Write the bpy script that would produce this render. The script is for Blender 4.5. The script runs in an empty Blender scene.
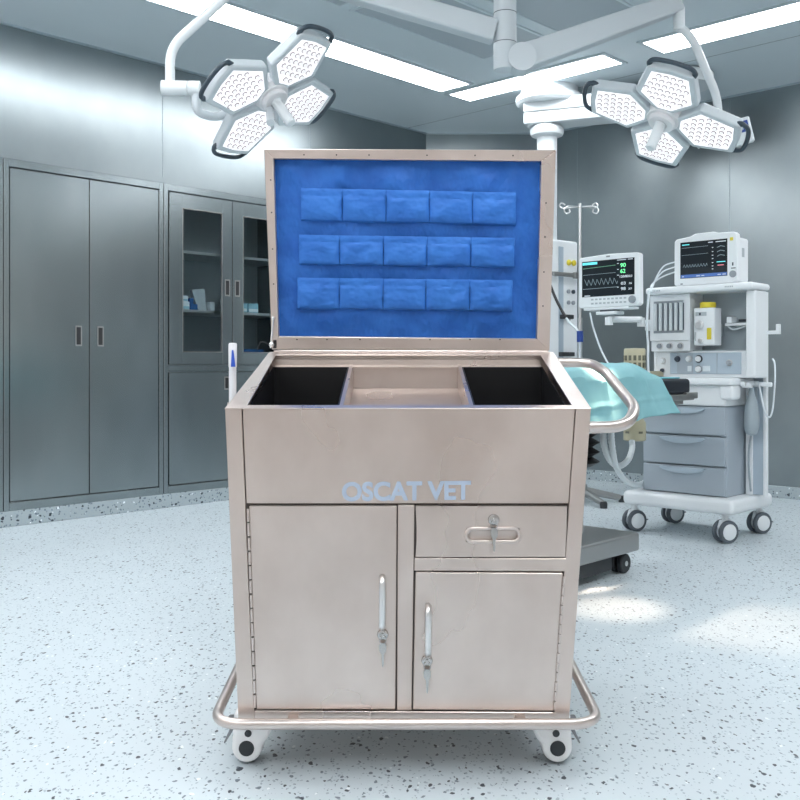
import bpy, bmesh, math, random
from mathutils import Vector, Matrix
random.seed(7)
S = bpy.context.scene
COL = S.collection
V = Vector
PI = math.pi

# ------------------------------------------------------------------ camera, world, exposure
F = 959.0            # focal length in pixels of an 800 px frame
HX, HY, CZ = 400.0, 366.0, 0.96
cam_d = bpy.data.cameras.new('camera')
cam = bpy.data.objects.new('camera', cam_d); COL.objects.link(cam)
cam.location = (0, 0, CZ); cam.rotation_euler = (PI/2, 0, 0)
cam_d.sensor_width = 36.0; cam_d.lens = F/800*36.0
cam_d.shift_y = -(400-HY)/800.0
cam_d.clip_start = 0.05
S.camera = cam
w = bpy.data.worlds.new('world'); S.world = w; w.use_nodes = True
w.node_tree.nodes['Background'].inputs[0].default_value = (0.6, 0.7, 0.8, 1)
w.node_tree.nodes['Background'].inputs[1].default_value = 0.15
S.view_settings.view_transform = 'Standard'
S.view_settings.look = 'None'
S.view_settings.gamma = 1.0
S.view_settings.use_curve_mapping = False
S.view_settings.exposure = 0.0
STRIP_POWER = 16.0        # emission of the ceiling light panels
LED_POWER = 2.0          # emission of the surgical light panels
SPOT_POWER = 230.0        # beam of each surgical light head

# ------------------------------------------------------------------ materials
MATS = {}
def srgb(r, g, b):
    f = lambda c: (c/255/12.92) if c/255 <= 0.04045 else ((c/255+0.055)/1.055)**2.4
    return (f(r), f(g), f(b), 1)
def mat(name, col, rough=0.5, metal=0.0, spec=0.5, emit=0.0, ecol=None, trans=0.0, alpha=1.0, coat=0.0):
    m = bpy.data.materials.new(name); m.use_nodes = True
    b = m.node_tree.nodes['Principled BSDF']
    b.inputs['Base Color'].default_value = col
    b.inputs['Roughness'].default_value = rough
    b.inputs['Metallic'].default_value = metal
    b.inputs['Specular IOR Level'].default_value = spec
    b.inputs['Coat Weight'].default_value = coat
    if emit:
        b.inputs['Emission Color'].default_value = ecol or col
        b.inputs['Emission Strength'].default_value = emit
    b.inputs['Transmission Weight'].default_value = trans
    b.inputs['Alpha'].default_value = alpha
    MATS[name] = m
    return m
def noise_into(m, sock, lo, hi, scale=(1, 1, 1), nscale=5, detail=4, color=False, coords='Object', bump=None):
    """ramp a stretched noise between lo and hi into a principled socket"""
    nt = m.node_tree; N = nt.nodes; L = nt.links
    b = N['Principled BSDF']
    tc = N.new('ShaderNodeNewGeometry'); mp = N.new('ShaderNodeMapping')
    mp.inputs['Scale'].default_value = scale
    L.new(tc.outputs['Position'], mp.inputs['Vector'])
    nz = N.new('ShaderNodeTexNoise'); nz.inputs['Scale'].default_value = nscale; nz.inputs['Detail'].default_value = detail
    L.new(mp.outputs[0], nz.inputs['Vector'])
    if color:
        mx = N.new('ShaderNodeMix'); mx.data_type = 'RGBA'
        mx.inputs[6].default_value = lo; mx.inputs[7].default_value = hi
        rp = N.new('ShaderNodeMapRange'); rp.inputs[1].default_value = 0.3; rp.inputs[2].default_value = 0.7
        L.new(nz.outputs[0], rp.inputs[0]); L.new(rp.outputs[0], mx.inputs[0])
        L.new(mx.outputs[2], b.inputs[sock])
    else:
        rp = N.new('ShaderNodeMapRange'); rp.inputs[1].default_value = 0.3; rp.inputs[2].default_value = 0.7
        rp.inputs[3].default_value = lo; rp.inputs[4].default_value = hi
        L.new(nz.outputs[0], rp.inputs[0]); L.new(rp.outputs[0], b.inputs[sock])
    if bump:
        bp = N.new('ShaderNodeBump'); bp.inputs['Strength'].default_value = bump; bp.inputs['Distance'].default_value = 0.01
        L.new(nz.outputs[0], bp.inputs['Height']); L.new(bp.outputs[0], b.inputs['Normal'])
    return m

# brushed stainless of the walls and cupboards (cool), and of the trolley (warm)
ROT45 = 0.7623
def brushed(name, lo, hi, r0, r1, scale, metal=1.0, aniso=0.0, bump=None):
    m = mat(name, lo, r0, metal)
    noise_into(m, 'Base Color', lo, hi, scale, 6, 5, color=True)
    noise_into(m, 'Roughness', r0, r1, scale, 4, 3, bump=bump)
    if aniso:
        nt = m.node_tree
        tg = nt.nodes.new('ShaderNodeTangent'); tg.direction_type = 'RADIAL'; tg.axis = 'Z'
        nt.links.new(tg.outputs[0], nt.nodes['Principled BSDF'].inputs['Tangent'])
        nt.nodes['Principled BSDF'].inputs['Anisotropic'].default_value = aniso
    return m
brushed('wall_steel', (0.295, 0.335, 0.35, 1), (0.345, 0.385, 0.40, 1), 0.28, 0.33, (0.5, 0.5, 0.35))
m = mat('cupboard_steel', (0.31, 0.345, 0.36, 1), 0.25, 1.0)
noise_into(m, 'Base Color', (0.28, 0.32, 0.335, 1), (0.34, 0.38, 0.395, 1), (1.2, 1.2, .5), 3, 2, color=True)
brushed('cart_steel', (0.61, 0.52, 0.475, 1), (0.73, 0.64, 0.595, 1), 0.25, 0.36, (0.9, 0.9, 0.7), metal=0.85)
brushed('cart_tube', (0.62, 0.545, 0.51, 1), (0.68, 0.60, 0.565, 1), 0.30, 0.34, (3, 3, 3), metal=0.9)
mat('bright_steel', (0.74, 0.74, 0.74, 1), 0.28, 1.0)
mat('lock_steel', (0.52, 0.51, 0.50, 1), 0.25, 1.0)
mat('grey_steel', (0.40, 0.40, 0.395, 1), 0.35, 0.9)
mat('seam', (0.16, 0.19, 0.21, 1), 0.5, 0.6)
mat('seam_light', (0.55, 0.62, 0.66, 1), 0.35, 0.9)
mat('cart_gap_shade', (0.16, 0.14, 0.13, 1), 0.5, 0.5)  # backing plate behind the doors: shade of the gaps put into its colour
mat('dark_gap', (0.02, 0.02, 0.022, 1), 0.6)
mat('black_plastic', (0.008, 0.008, 0.009, 1), 0.45, spec=0.25)
mat('rubber', (0.03, 0.035, 0.04, 1), 0.55)
mat('tire_grey', (0.10, 0.12, 0.14, 1), 0.5)
mat('lever_grey', (0.23, 0.24, 0.26, 1), 0.45)
mat('caster_white', (0.93, 0.93, 0.935, 1), 0.3)
mat('lettering', srgb(176, 190, 210), 0.6)
mat('ceiling_paint', (0.60, 0.68, 0.72, 1), 0.35, spec=0.5)
mat('vent_mesh', (0.40, 0.46, 0.50, 1), 0.5)
mat('strip_frame', (0.52, 0.59, 0.63, 1), 0.4)
mat('strip_glow', (1, 1, 1, 1), 0.5, emit=STRIP_POWER, ecol=(0.965, 0.985, 1.0, 1))
mat('lamp_white', (0.56, 0.61, 0.645, 1), 0.32)
mat('lamp_pale', (0.70, 0.745, 0.77, 1), 0.30)
mat('lamp_hub', (0.74, 0.74, 0.76, 1), 0.35)
mat('lamp_grip', (0.035, 0.055, 0.075, 1), 0.4)
mat('led', (0.6, 0.58, 0.6, 1), 0.4, emit=LED_POWER*0.40, ecol=(1.0, 0.965, 0.985, 1))
mat('lens', (0.20, 0.18, 0.20, 1), 0.2, emit=0.16, ecol=(1, .96, .98, 1))
mat('lens_core', (0.6, 0.6, 0.6, 1), 0.3, emit=LED_POWER*0.36, ecol=(1, 0.97, 0.99, 1))
mat('device_white', (0.84, 0.875, 0.90, 1), 0.38)
mat('device_grey', (0.40, 0.46, 0.52, 1), 0.45)
mat('device_blue_grey', (0.46, 0.55, 0.63, 1), 0.45)
mat('device_mid_grey', (0.40, 0.46, 0.50, 1), 0.5)  # mid grey of the recess, flow tube window and vaporizer bracket
mat('screen_black', (0.010, 0.016, 0.022, 1), 0.15)
mat('scr_green', (0.2, 0.9, 0.4, 1), 0.5, emit=0.7)
mat('scr_dimgreen', (0.15, 0.4, 0.25, 1), 0.5, emit=0.4)
mat('scr_white', (0.5, 0.55, 0.6, 1), 0.5, emit=0.5)
mat('scr_grey', (0.3, 0.4, 0.45, 1), 0.5, emit=0.15)
mat('scr_cyan', (0.15, 0.75, 0.8, 1), 0.5, emit=0.6)
mat('scr_blue', (0.05, 0.12, 0.35, 1), 0.5, emit=0.5)
mat('scr_red', (0.8, 0.25, 0.3, 1), 0.5, emit=0.5)
mat('key_grey', (0.45, 0.50, 0.53, 1), 0.5)
mat('knob_grey', (0.30, 0.33, 0.36, 1), 0.4)
mat('knob_dark', (0.03, 0.04, 0.06, 1), 0.4)
mat('yellow', (0.75, 0.62, 0.05, 1), 0.45)
mat('beige', (0.50, 0.47, 0.33, 1), 0.45)
mat('beige_dark', (0.16, 0.16, 0.12, 1), 0.5)
mat('tubing', (0.72, 0.78, 0.80, 1), 0.3)
mat('cable_white', (0.70, 0.76, 0.80, 1), 0.4)
mat('cable_black', (0.02, 0.02, 0.025, 1), 0.4)
mat('connector_blue', (0.02, 0.06, 0.28, 1), 0.4)
mat('bag_grey', (0.33, 0.39, 0.43, 1), 0.45)
mat('mattress_black', (0.008, 0.012, 0.020, 1), 0.45)
mat('sheet_blue', (0.13, 0.50, 0.60, 1), 0.7)
mat('box_white', (0.75, 0.82, 0.86, 1), 0.5)
mat('box_blue', (0.02, 0.10, 0.30, 1), 0.5)
mat('box_cyan', (0.30, 0.55, 0.65, 1), 0.5)
mat('bag_clear', (0.45, 0.50, 0.52, 1), 0.3)
mat('pen_white', (0.85, 0.85, 0.88, 1), 0.3)
mat('pen_blue', (0.03, 0.10, 0.55, 1), 0.3)
mat('wall_bounce_cream', (0.78, 0.72, 0.68, 1), 0.6)  # unseen walls: cream chosen to reflect warm light onto the trolley
mat('glass', (0.62, 0.68, 0.70, 1), 0.05, trans=1.0)
m = MATS['glass']; m.node_tree.nodes['Principled BSDF'].inputs['IOR'].default_value = 1.05
mat('cupboard_inside', (0.42, 0.46, 0.48, 1), 0.5, 0.2)

m = mat('drape', (0.16, 0.50, 0.55, 1), 0.75, spec=0.2)
noise_into(m, 'Base Color', (0.22, 0.46, 0.50, 1), (0.27, 0.52, 0.56, 1), (1, 1, 1), 6, 4, color=True)
m = mat('blue_fabric', (0.02, 0.13, 0.50, 1), 0.6, spec=0.3)
noise_into(m, 'Base Color', (0.018, 0.115, 0.46, 1), (0.028, 0.155, 0.55, 1), (1, 1, 1), 14, 4, color=True)
noise_into(m, 'Roughness', 0.50, 0.58, (1.2, 1, .8), 11, 3, bump=1.0)
m.node_tree.nodes['Bump'].inputs['Distance'].default_value = 0.022
m = mat('blue_pocket', (0.03, 0.17, 0.58, 1), 0.6, spec=0.3)
noise_into(m, 'Base Color', (0.028, 0.15, 0.54, 1), (0.042, 0.20, 0.64, 1), (1, 1, 1), 16, 4, color=True)
noise_into(m, 'Roughness', 0.50, 0.58, (1, 1, 1.3), 17, 2, bump=0.9)
m.node_tree.nodes['Bump'].inputs['Distance'].default_value = 0.014
mat('thread', (0.010, 0.06, 0.26, 1), 0.7)

def terrazzo(name, base, chip_amt=1.0):
    m = mat(name, base, 0.30, spec=0.5)
    nt = m.node_tree; N = nt.nodes; L = nt.links; b = N['Principled BSDF']
    g = N.new('ShaderNodeNewGeometry')
    nz = N.new('ShaderNodeTexNoise'); nz.inputs['Scale'].default_value = 40; nz.inputs['Detail'].default_value = 2
    L.new(g.outputs['Position'], nz.inputs['Vector'])
    warp = N.new('ShaderNodeMix'); warp.data_type = 'RGBA'; warp.blend_type = 'LINEAR_LIGHT'; warp.inputs[0].default_value = 0.010
    L.new(g.outputs['Position'], warp.inputs[6]); L.new(nz.outputs['Color'], warp.inputs[7])
    st = N.new('ShaderNodeMapping'); st.inputs['Scale'].default_value = (1, .62, 1); L.new(warp.outputs[2], st.inputs['Vector'])
    big = N.new('ShaderNodeTexNoise'); big.inputs['Scale'].default_value = 0.9; big.inputs['Detail'].default_value = 3
    L.new(g.outputs['Position'], big.inputs['Vector'])
    bm_ = N.new('ShaderNodeMix'); bm_.data_type = 'RGBA'
    bm_.inputs[6].default_value = tuple(c*0.93 for c in base[:3])+(1,); bm_.inputs[7].default_value = tuple(min(1, c*1.05) for c in base[:3])+(1,)
    L.new(big.outputs[0], bm_.inputs[0])
    last = bm_.outputs[2]
    for sc, thr, prob, col in ((120, 0.32, 0.55, (0.36, 0.43, 0.48, 1)), (75, 0.26, 0.50, (0.16, 0.20, 0.24, 1)), (42, 0.185, 0.75, (0.03, 0.04, 0.055, 1)), (60, 0.20, 0.16, (0.85, 0.9, 0.92, 1))):
        vo = N.new('ShaderNodeTexVoronoi'); vo.inputs['Scale'].default_value = sc; vo.inputs['Randomness'].default_value = 1.0
        L.new(st.outputs[0], vo.inputs['Vector'])
        sp = N.new('ShaderNodeSeparateColor'); L.new(vo.outputs['Color'], sp.inputs[0])
        th = N.new('ShaderNodeMath'); th.operation = 'MULTIPLY'; th.inputs[1].default_value = thr*1.4*chip_amt
        L.new(sp.outputs[0], th.inputs[0])
        lt = N.new('ShaderNodeMath'); lt.operation = 'LESS_THAN'; L.new(vo.outputs['Distance'], lt.inputs[0]); L.new(th.outputs[0], lt.inputs[1])
        pr = N.new('ShaderNodeMath'); pr.operation = 'LESS_THAN'; L.new(sp.outputs[1], pr.inputs[0]); pr.inputs[1].default_value = prob
        mu = N.new('ShaderNodeMath'); mu.operation = 'MULTIPLY'; L.new(lt.outputs[0], mu.inputs[0]); L.new(pr.outputs[0], mu.inputs[1])
        mx = N.new('ShaderNodeMix'); mx.data_type = 'RGBA'; L.new(mu.outputs[0], mx.inputs[0]); L.new(last, mx.inputs[6]); mx.inputs[7].default_value = col
        last = mx.outputs[2]
    L.new(last, b.inputs['Base Color'])
    return m
terrazzo('terrazzo', (0.625, 0.695, 0.735, 1))
terrazzo('terrazzo_base', (0.40, 0.46, 0.485, 1), 1.5)

# ------------------------------------------------------------------ geometry helpers
def W(px, py, d):
    """world point seen at a place of the photograph at distance d"""
    return V(((px-HX)/F*d, d, CZ-(py-HY)/F*d))
cU, sU = 0.692/math.hypot(0.692, 0.722), 0.722/math.hypot(0.692, 0.722)
RM = Matrix(((sU, cU, 0, 0), (-cU, sU, 0, 0), (0, 0, 1, 0), (0, 0, 0, 1)))   # room frame: (v, u, z) -> world
def R(v, u, z):
    return RM @ V((v, u, z))
ID = Matrix.Identity(4)

class MB:
    def __init__(self, *mats):
        self.bm = bmesh.new(); self.mats = list(mats) or ['device_white']; self.mi = 0
    def use(self, name):
        if name not in self.mats: self.mats.append(name)
        self.mi = self.mats.index(name); return self
    def _merge(self, t, smooth=False, recalc=True):
        if recalc: bmesh.ops.recalc_face_normals(t, faces=t.faces[:])
        for f in t.faces:
            f.material_index = self.mi; f.smooth = smooth
        me = bpy.data.meshes.new('tmp'); t.to_mesh(me); t.free()
        self.bm.from_mesh(me); bpy.data.meshes.remove(me)
        return self
    def hexa(self, pts, bev=0.0, seg=2):
        t = bmesh.new(); v = [t.verts.new(p) for p in pts]
        for q in ((0, 1, 2, 3), (4, 5, 6, 7), (0, 1, 5, 4), (1, 2, 6, 5), (2, 3, 7, 6), (3, 0, 4, 7)):
            t.faces.new([v[i] for i in q])
        bmesh.ops.recalc_face_normals(t, faces=t.faces[:])
        if bev: bmesh.ops.bevel(t, geom=t.edges[:], offset=bev, segments=seg, profile=0.5, affect='EDGES')
        return self._merge(t)
    def box(self, x, y, z, M=ID, bev=0.0, seg=2):
        x0, x1 = x; y0, y1 = y; z0, z1 = z
        c = [(x0, y0, z0), (x1, y0, z0), (x1, y1, z0), (x0, y1, z0), (x0, y0, z1), (x1, y0, z1), (x1, y1, z1), (x0, y1, z1)]
        return self.hexa([M @ V(p) for p in c], bev, seg)
    def prism(self, pts, vec, bev=0.0, seg=2, smooth=False):
        t = bmesh.new(); vec = V(vec)
        a = [t.verts.new(p) for p in pts]; b = [t.verts.new(V(p)+vec) for p in pts]
        n = len(pts)
        t.faces.new(a); t.faces.new(b[::-1])
        for i in range(n): t.faces.new((a[i], b[i], b[(i+1) % n], a[(i+1) % n]))
        bmesh.ops.recalc_face_normals(t, faces=t.faces[:])
        if bev: bmesh.ops.bevel(t, geom=t.edges[:], offset=bev, segments=seg, profile=0.5, affect='EDGES')
        return self._merge(t, smooth)
    def tube(self, pts, r, n=12, closed=False, caps=True):
        pts = [V(p) for p in pts]
        t = bmesh.new(); rings = []
        N = len(pts); up = None
        for i, p in enumerate(pts):
            a = pts[i-1] if (i > 0 or closed) else p
            c = pts[(i+1) % N] if (i < N-1 or closed) else p
            d = (c-a).normalized()
            if up is None:
                up = d.orthogonal().normalized()
            else:
                up = (up-d*up.dot(d)).normalized()
            s = d.cross(up)
            rr = r[i] if isinstance(r, (list, tuple)) else r
            rings.append([t.verts.new(p+(up*math.cos(2*PI*k/n)+s*math.sin(2*PI*k/n))*rr) for k in range(n)])
        M_ = N if closed else N-1
        for i in range(M_):
            A, B = rings[i], rings[(i+1) % N]
            for k in range(n): t.faces.new((A[k], A[(k+1) % n], B[(k+1) % n], B[k]))
        if caps and not closed:
            t.faces.new(rings[0][::-1]); t.faces.new(rings[-1])
        self._merge(t, True)
        return self
    def cyl(self, p0, p1, r, n=20, r2=None):
        return self.tube([p0, p1], [r, r if r2 is None else r2], n)
    def lathe(self, prof, base, axis=(0, 0, 1), n=28):
        """prof: list of (radius, height) along axis"""
        axis = V(axis).normalized(); base = V(base)
        a = axis.orthogonal().normalized(); b = axis.cross(a)
        t = bmesh.new(); rings = []
        for r, h in prof:
            r = max(r, 1e-5)
            rings.append([t.verts.new(base+axis*h+(a*math.cos(2*PI*k/n)+b*math.sin(2*PI*k/n))*r) for k in range(n)])
        for i in range(len(rings)-1):
            for k in range(n): t.faces.new((rings[i][k], rings[i][(k+1) % n], rings[i+1][(k+1) % n], rings[i+1][k]))
        t.faces.new(rings[0][::-1]); t.faces.new(rings[-1])
        self._merge(t, True)
        return self
    def sphere(self, c, r, M3=(1, 1, 1)):
        t = bmesh.new(); bmesh.ops.create_uvsphere(t, u_segments=16, v_segments=10, radius=r)
        for v in t.verts: v.co = V((v.co.x*M3[0], v.co.y*M3[1], v.co.z*M3[2]))+V(c)
        return self._merge(t, True)
    def grid(self, fn, nu, nv, smooth=True):
        t = bmesh.new()
        g = [[t.verts.new(fn(i/nu, j/nv)) for j in range(nv+1)] for i in range(nu+1)]
        for i in range(nu):
            for j in range(nv): t.faces.new((g[i][j], g[i+1][j], g[i+1][j+1], g[i][j+1]))
        return self._merge(t, smooth)
    def build(self, name, parent=None, sharp=35):
        bm = self.bm
        cen = V((0, 0, 0))
        xs = [v.co for v in bm.verts]
        lo = V((min(p.x for p in xs), min(p.y for p in xs), min(p.z for p in xs)))
        hi = V((max(p.x for p in xs), max(p.y for p in xs), max(p.z for p in xs)))
        cen = V(((lo.x+hi.x)/2, (lo.y+hi.y)/2, lo.z))
        for v in bm.verts: v.co -= cen
        for e in bm.edges:
            if len(e.link_faces) == 2 and e.calc_face_angle(0) > math.radians(sharp): e.smooth = False
        me = bpy.data.meshes.new(name); bm.to_mesh(me); bm.free()
        for mn in self.mats: me.materials.append(MATS[mn])
        o = bpy.data.objects.new(name, me); COL.objects.link(o)
        if parent is not None:
            o.parent = parent; o.location = cen-WL[parent.name]
        else:
            o.location = cen
        WL[o.name] = cen
        return o
WL = {}
def thing(name, label, cat, loc, group=None):
    o = bpy.data.objects.new(name, None); COL.objects.link(o); o.location = V(loc); o.empty_display_size = 0.1
    WL[o.name] = V(loc)
    return tag(o, label, cat, group)
def tag(o, label, cat, group=None):
    o['label'] = label; o['category'] = cat
    if group: o['group'] = group
    return o
def struct(o):
    o['kind'] = 'structure'; return o

def fillet(pts, rad, seg=6):
    pts = [V(p) for p in pts]; out = [pts[0]]
    for i in range(1, len(pts)-1):
        a, b, c = pts[i-1], pts[i], pts[i+1]
        r = rad[i-1] if isinstance(rad, (list, tuple)) else rad
        d1 = (a-b); d2 = (c-b)
        r1 = min(r, d1.length*0.48, d2.length*0.48)
        p1 = b+d1.normalized()*r1; p2 = b+d2.normalized()*r1
        for k in range(seg+1):
            t = k/seg
            out.append(p1*(1-t)**2+b*2*t*(1-t)+p2*t*t)
    out.append(pts[-1]); return out
def spline(pts, seg=8):
    pts = [V(p) for p in pts]; P = [pts[0]*2-pts[1]]+pts+[pts[-1]*2-pts[-2]]; out = []
    for i in range(1, len(P)-2):
        for k in range(seg):
            t = k/seg; a, b, c, d = P[i-1], P[i], P[i+1], P[i+2]
            out.append(0.5*((2*b)+(c-a)*t+(2*a-5*b+4*c-d)*t*t+(3*b-a-3*c+d)*t**3))
    out.append(pts[-1]); return out
def text_mesh(mb, s, origin, xd, yd, height, width=None, depth=0.0004, bold=0.0):
    """letters as solid shapes: origin = left end of the baseline"""
    cu = bpy.data.curves.new('letters', 'FONT'); cu.body = s; cu.size = 1.0; cu.offset = bold
    ob = bpy.data.objects.new('letters', cu); COL.objects.link(ob)
    bpy.context.view_layer.update()
    me = bpy.data.meshes.new_from_object(ob.evaluated_get(bpy.context.evaluated_depsgraph_get()))
    bpy.data.objects.remove(ob); bpy.data.curves.remove(cu)
    xs = [v.co.x for v in me.vertices]; ys = [v.co.y for v in me.vertices]
    x0, x1, y0, y1 = min(xs), max(xs), min(ys), max(ys)
    sy = height/(y1-y0); sx = (width/(x1-x0)) if width else sy
    xd = V(xd).normalized(); yd = V(yd).normalized(); nd = xd.cross(yd)
    t = bmesh.new(); t.from_mesh(me); bpy.data.meshes.remove(me)
    r = bmesh.ops.extrude_face_region(t, geom=t.faces[:])
    ev = [e for e in r['geom'] if isinstance(e, bmesh.types.BMVert)]
    es = set(ev)
    for v in t.verts:
        p = v.co.copy()
        v.co = V(origin)+xd*((p.x-x0)*sx)+yd*((p.y-y0)*sy)+nd*(depth if v in es else 0)
    mb._merge(t)

# ================================================================== ROOM
VL, UR, CEIL = -5.648, 6.962, 3.0       # left wall plane v, right wall plane u, ceiling height
UMIN, VMAX = -1.6, 1.7
cornL = V((0.228, 8.40)); cornR = V((1.296, 8.40))
UBL = 0.692*0.228+0.722*8.40            # u where left wall meets the chamfer
VBR = 0.722*1.296-0.692*8.40

b = MB('terrazzo'); b.prism([R(VL-.6, UMIN-.2, -.05), R(VMAX+.2, UMIN-.2, -.05), R(VMAX+.2, UR+.2, -.05), R(VL-.6, UR+.2, -.05)], (0, 0, .05)); struct(b.build('floor'))
b = MB('ceiling_paint'); b.prism([R(VL-.6, UMIN-.2, CEIL), R(VMAX+.2, UMIN-.2, CEIL), R(VMAX+.2, UR+.2, CEIL), R(VL-.6, UR+.2, CEIL)], (0, 0, .05))
b.use('seam')
for vv in (-1.05, ): b.box((vv-.003, vv+.003), (UMIN, UR), (CEIL-.001, CEIL+.002), RM)
for uu in (5.98, ): b.box((VL, VMAX), (uu-.002, uu+.002), (CEIL-.001, CEIL+.002), RM)
struct(b.build('ceiling'))

RC0, RC1 = 1.48, 4.72                    # recess that holds the cupboards
b = MB('wall_steel')
b.box((VL-.45, VL), (UMIN, UBL), (2.20, CEIL), RM)
b.box((VL-.45, VL), (UMIN, RC0), (0, 2.20), RM)
b.box((VL-.45, VL), (RC1, UBL), (0, 2.20), RM)
b.box((VL-.50, VL-.45), (UMIN, UBL), (0, CEIL), RM)
b.use('seam_light')
for uu in (2.258, 3.572, 4.886): b.box((VL-.002, VL+.0012), (uu-.0035, uu+.0035), (2.235, CEIL-.02), RM)
b.use('seam')
for uu in (2.258, 3.572, 4.886): b.box((VL-.002, VL+.0016), (uu-.002, uu+.002), (2.235, CEIL-.02), RM)
struct(b.build('wall_left'))
b = MB('wall_steel')
pR, pB = R(VBR, UR, 0), V((cornL.x, 8.40, 0))
b.box((cornL.x-.3, cornR.x+.3), (8.40, 8.50), (0, CEIL)); struct(b.build('wall_back'))
b = MB('wall_steel'); b.box((VBR-.05, VMAX), (UR, UR+.1), (0, CEIL), RM)
b.use('seam_light')
for vv in (-4.578, -3.22, -1.86): b.box((vv-.004, vv+.004), (UR-.0012, UR+.002), (.1, CEIL-.02), RM)
b.use('seam')
for vv in (-4.578, -3.22, -1.86): b.box((vv-.002, vv+.002), (UR-.0016, UR+.002), (.1, CEIL-.02), RM)
struct(b.build('wall_right'))
b = MB('wall_bounce_cream'); b.box((VL-.5, VMAX+.1), (UMIN-.1, UMIN), (0, CEIL), RM); struct(b.build('wall_near'))
b = MB('wall_bounce_cream'); b.box((VMAX, VMAX+.1), (UMIN, UR+.1), (0, CEIL), RM); struct(b.build('wall_front'))
# terrazzo upstand along the walls and a thin cornice bead
b = MB('terrazzo_base'); b.box((VL-.10, VL+.012), (UMIN, UBL), (0, .092), RM, .004); struct(b.build('baseboard_left'))
b = MB('terrazzo_base'); b.box((VBR-.05, VMAX), (UR-.012, UR+.01), (0, .085), RM, .004); struct(b.build('baseboard_right'))
b = MB('terrazzo_base'); b.box((cornL.x-.01, cornR.x+.01), (8.388, 8.41), (0, .085), ID, .004); struct(b.build('baseboard_back'))
b = MB('seam_light')
b.box((VL, VL+.015), (UMIN, UBL), (CEIL-.012, CEIL), RM)
b.box((VBR-.01, VMAX), (UR-.015, UR), (CEIL-.012, CEIL), RM)
b.box((cornL.x, cornR.x), (8.385, 8.40), (CEIL-.012, CEIL))
struct(b.build('trim_1'))

# ================================================================== CEILING LIGHTS AND VENTS
def ceiling_light(v0, v1, u0, u1, label, group=None):
    t = thing('ceiling_light', label, 'ceiling light', R((v0+v1)/2, (u0+u1)/2, CEIL-.012), group or 'white ceiling light panels')
    f = MB('strip_frame'); e = .028
    for (a, c, d, g) in ((v0-e, v0, u0-e, u1+e), (v1, v1+e, u0-e, u1+e), (v0, v1, u0-e, u0), (v0, v1, u1, u1+e)):
        f.box((a, c), (d, g), (CEIL-.010, CEIL), RM)
    f.build('frame', t)
    g = MB('strip_glow'); g.box((v0, v1), (u0, u1), (CEIL-.007, CEIL-.0005), RM); g.build('diffuser', t)
    return t
ceiling_light(-4.695, -4.425, 2.35, 5.335, 'long white ceiling light panel running above the tall steel cupboards on the left')
ceiling_light(-4.70, -3.38, 5.44, 5.68, 'white ceiling light panel behind the central ceiling pole, middle of the three')
ceiling_light(-3.07, -1.75, 5.41, 5.68, 'white ceiling light panel at top right, above the right surgical lamp')
off = 'unseen white ceiling light panel added above and behind the viewpoint as fill light'  # unseen panels added to fill the room with light
og = 'added ceiling light panels outside the picture'
ceiling_light(-1.46, -.14, 5.41, 5.68, off, og)
ceiling_light(-4.695, -4.425, -.9, 2.05, off, og)
ceiling_light(-.55, -.28, 2.35, 5.1, off, og)
ceiling_light(-.55, -.28, -.9, 2.05, off, og)
ceiling_light(-3.9, -1.1, 1.55, 1.82, off, og)
ceiling_light(-3.9, -1.1, -.95, -.68, off, og)
def vent(v0, v1, u0, u1, label):
    t = thing('air_vent', label, 'air vent', R((v0+v1)/2, (u0+u1)/2, CEIL-.01), 'dark ceiling air vents')
    m = MB('vent_mesh'); m.box((v0, v1), (u0, u1), (CEIL-.004, CEIL-.0005), RM); m.build('mesh_panel', t)
    f = MB('ceiling_paint'); e = .02
    for (a, c, d, g) in ((v0-e, v0, u0-e, u1+e), (v1, v1+e, u0-e, u1+e), (v0, v1, u0-e, u0), (v0, v1, u1, u1+e)):
        f.box((a, c), (d, g), (CEIL-.010, CEIL), RM, .003)
    f.build('frame', t)
vent(-3.99, -3.47, 3.78, 4.96, 'grey perforated ceiling air vent left of and behind the central pole')
vent(-3.34, -2.82, 3.78, 4.94, 'grey perforated ceiling air vent right of the central pole, above its right arm')
vent(-3.99, -3.47, 2.50, 3.67, 'grey perforated ceiling air vent cut by the top edge above the left lamp')

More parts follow.
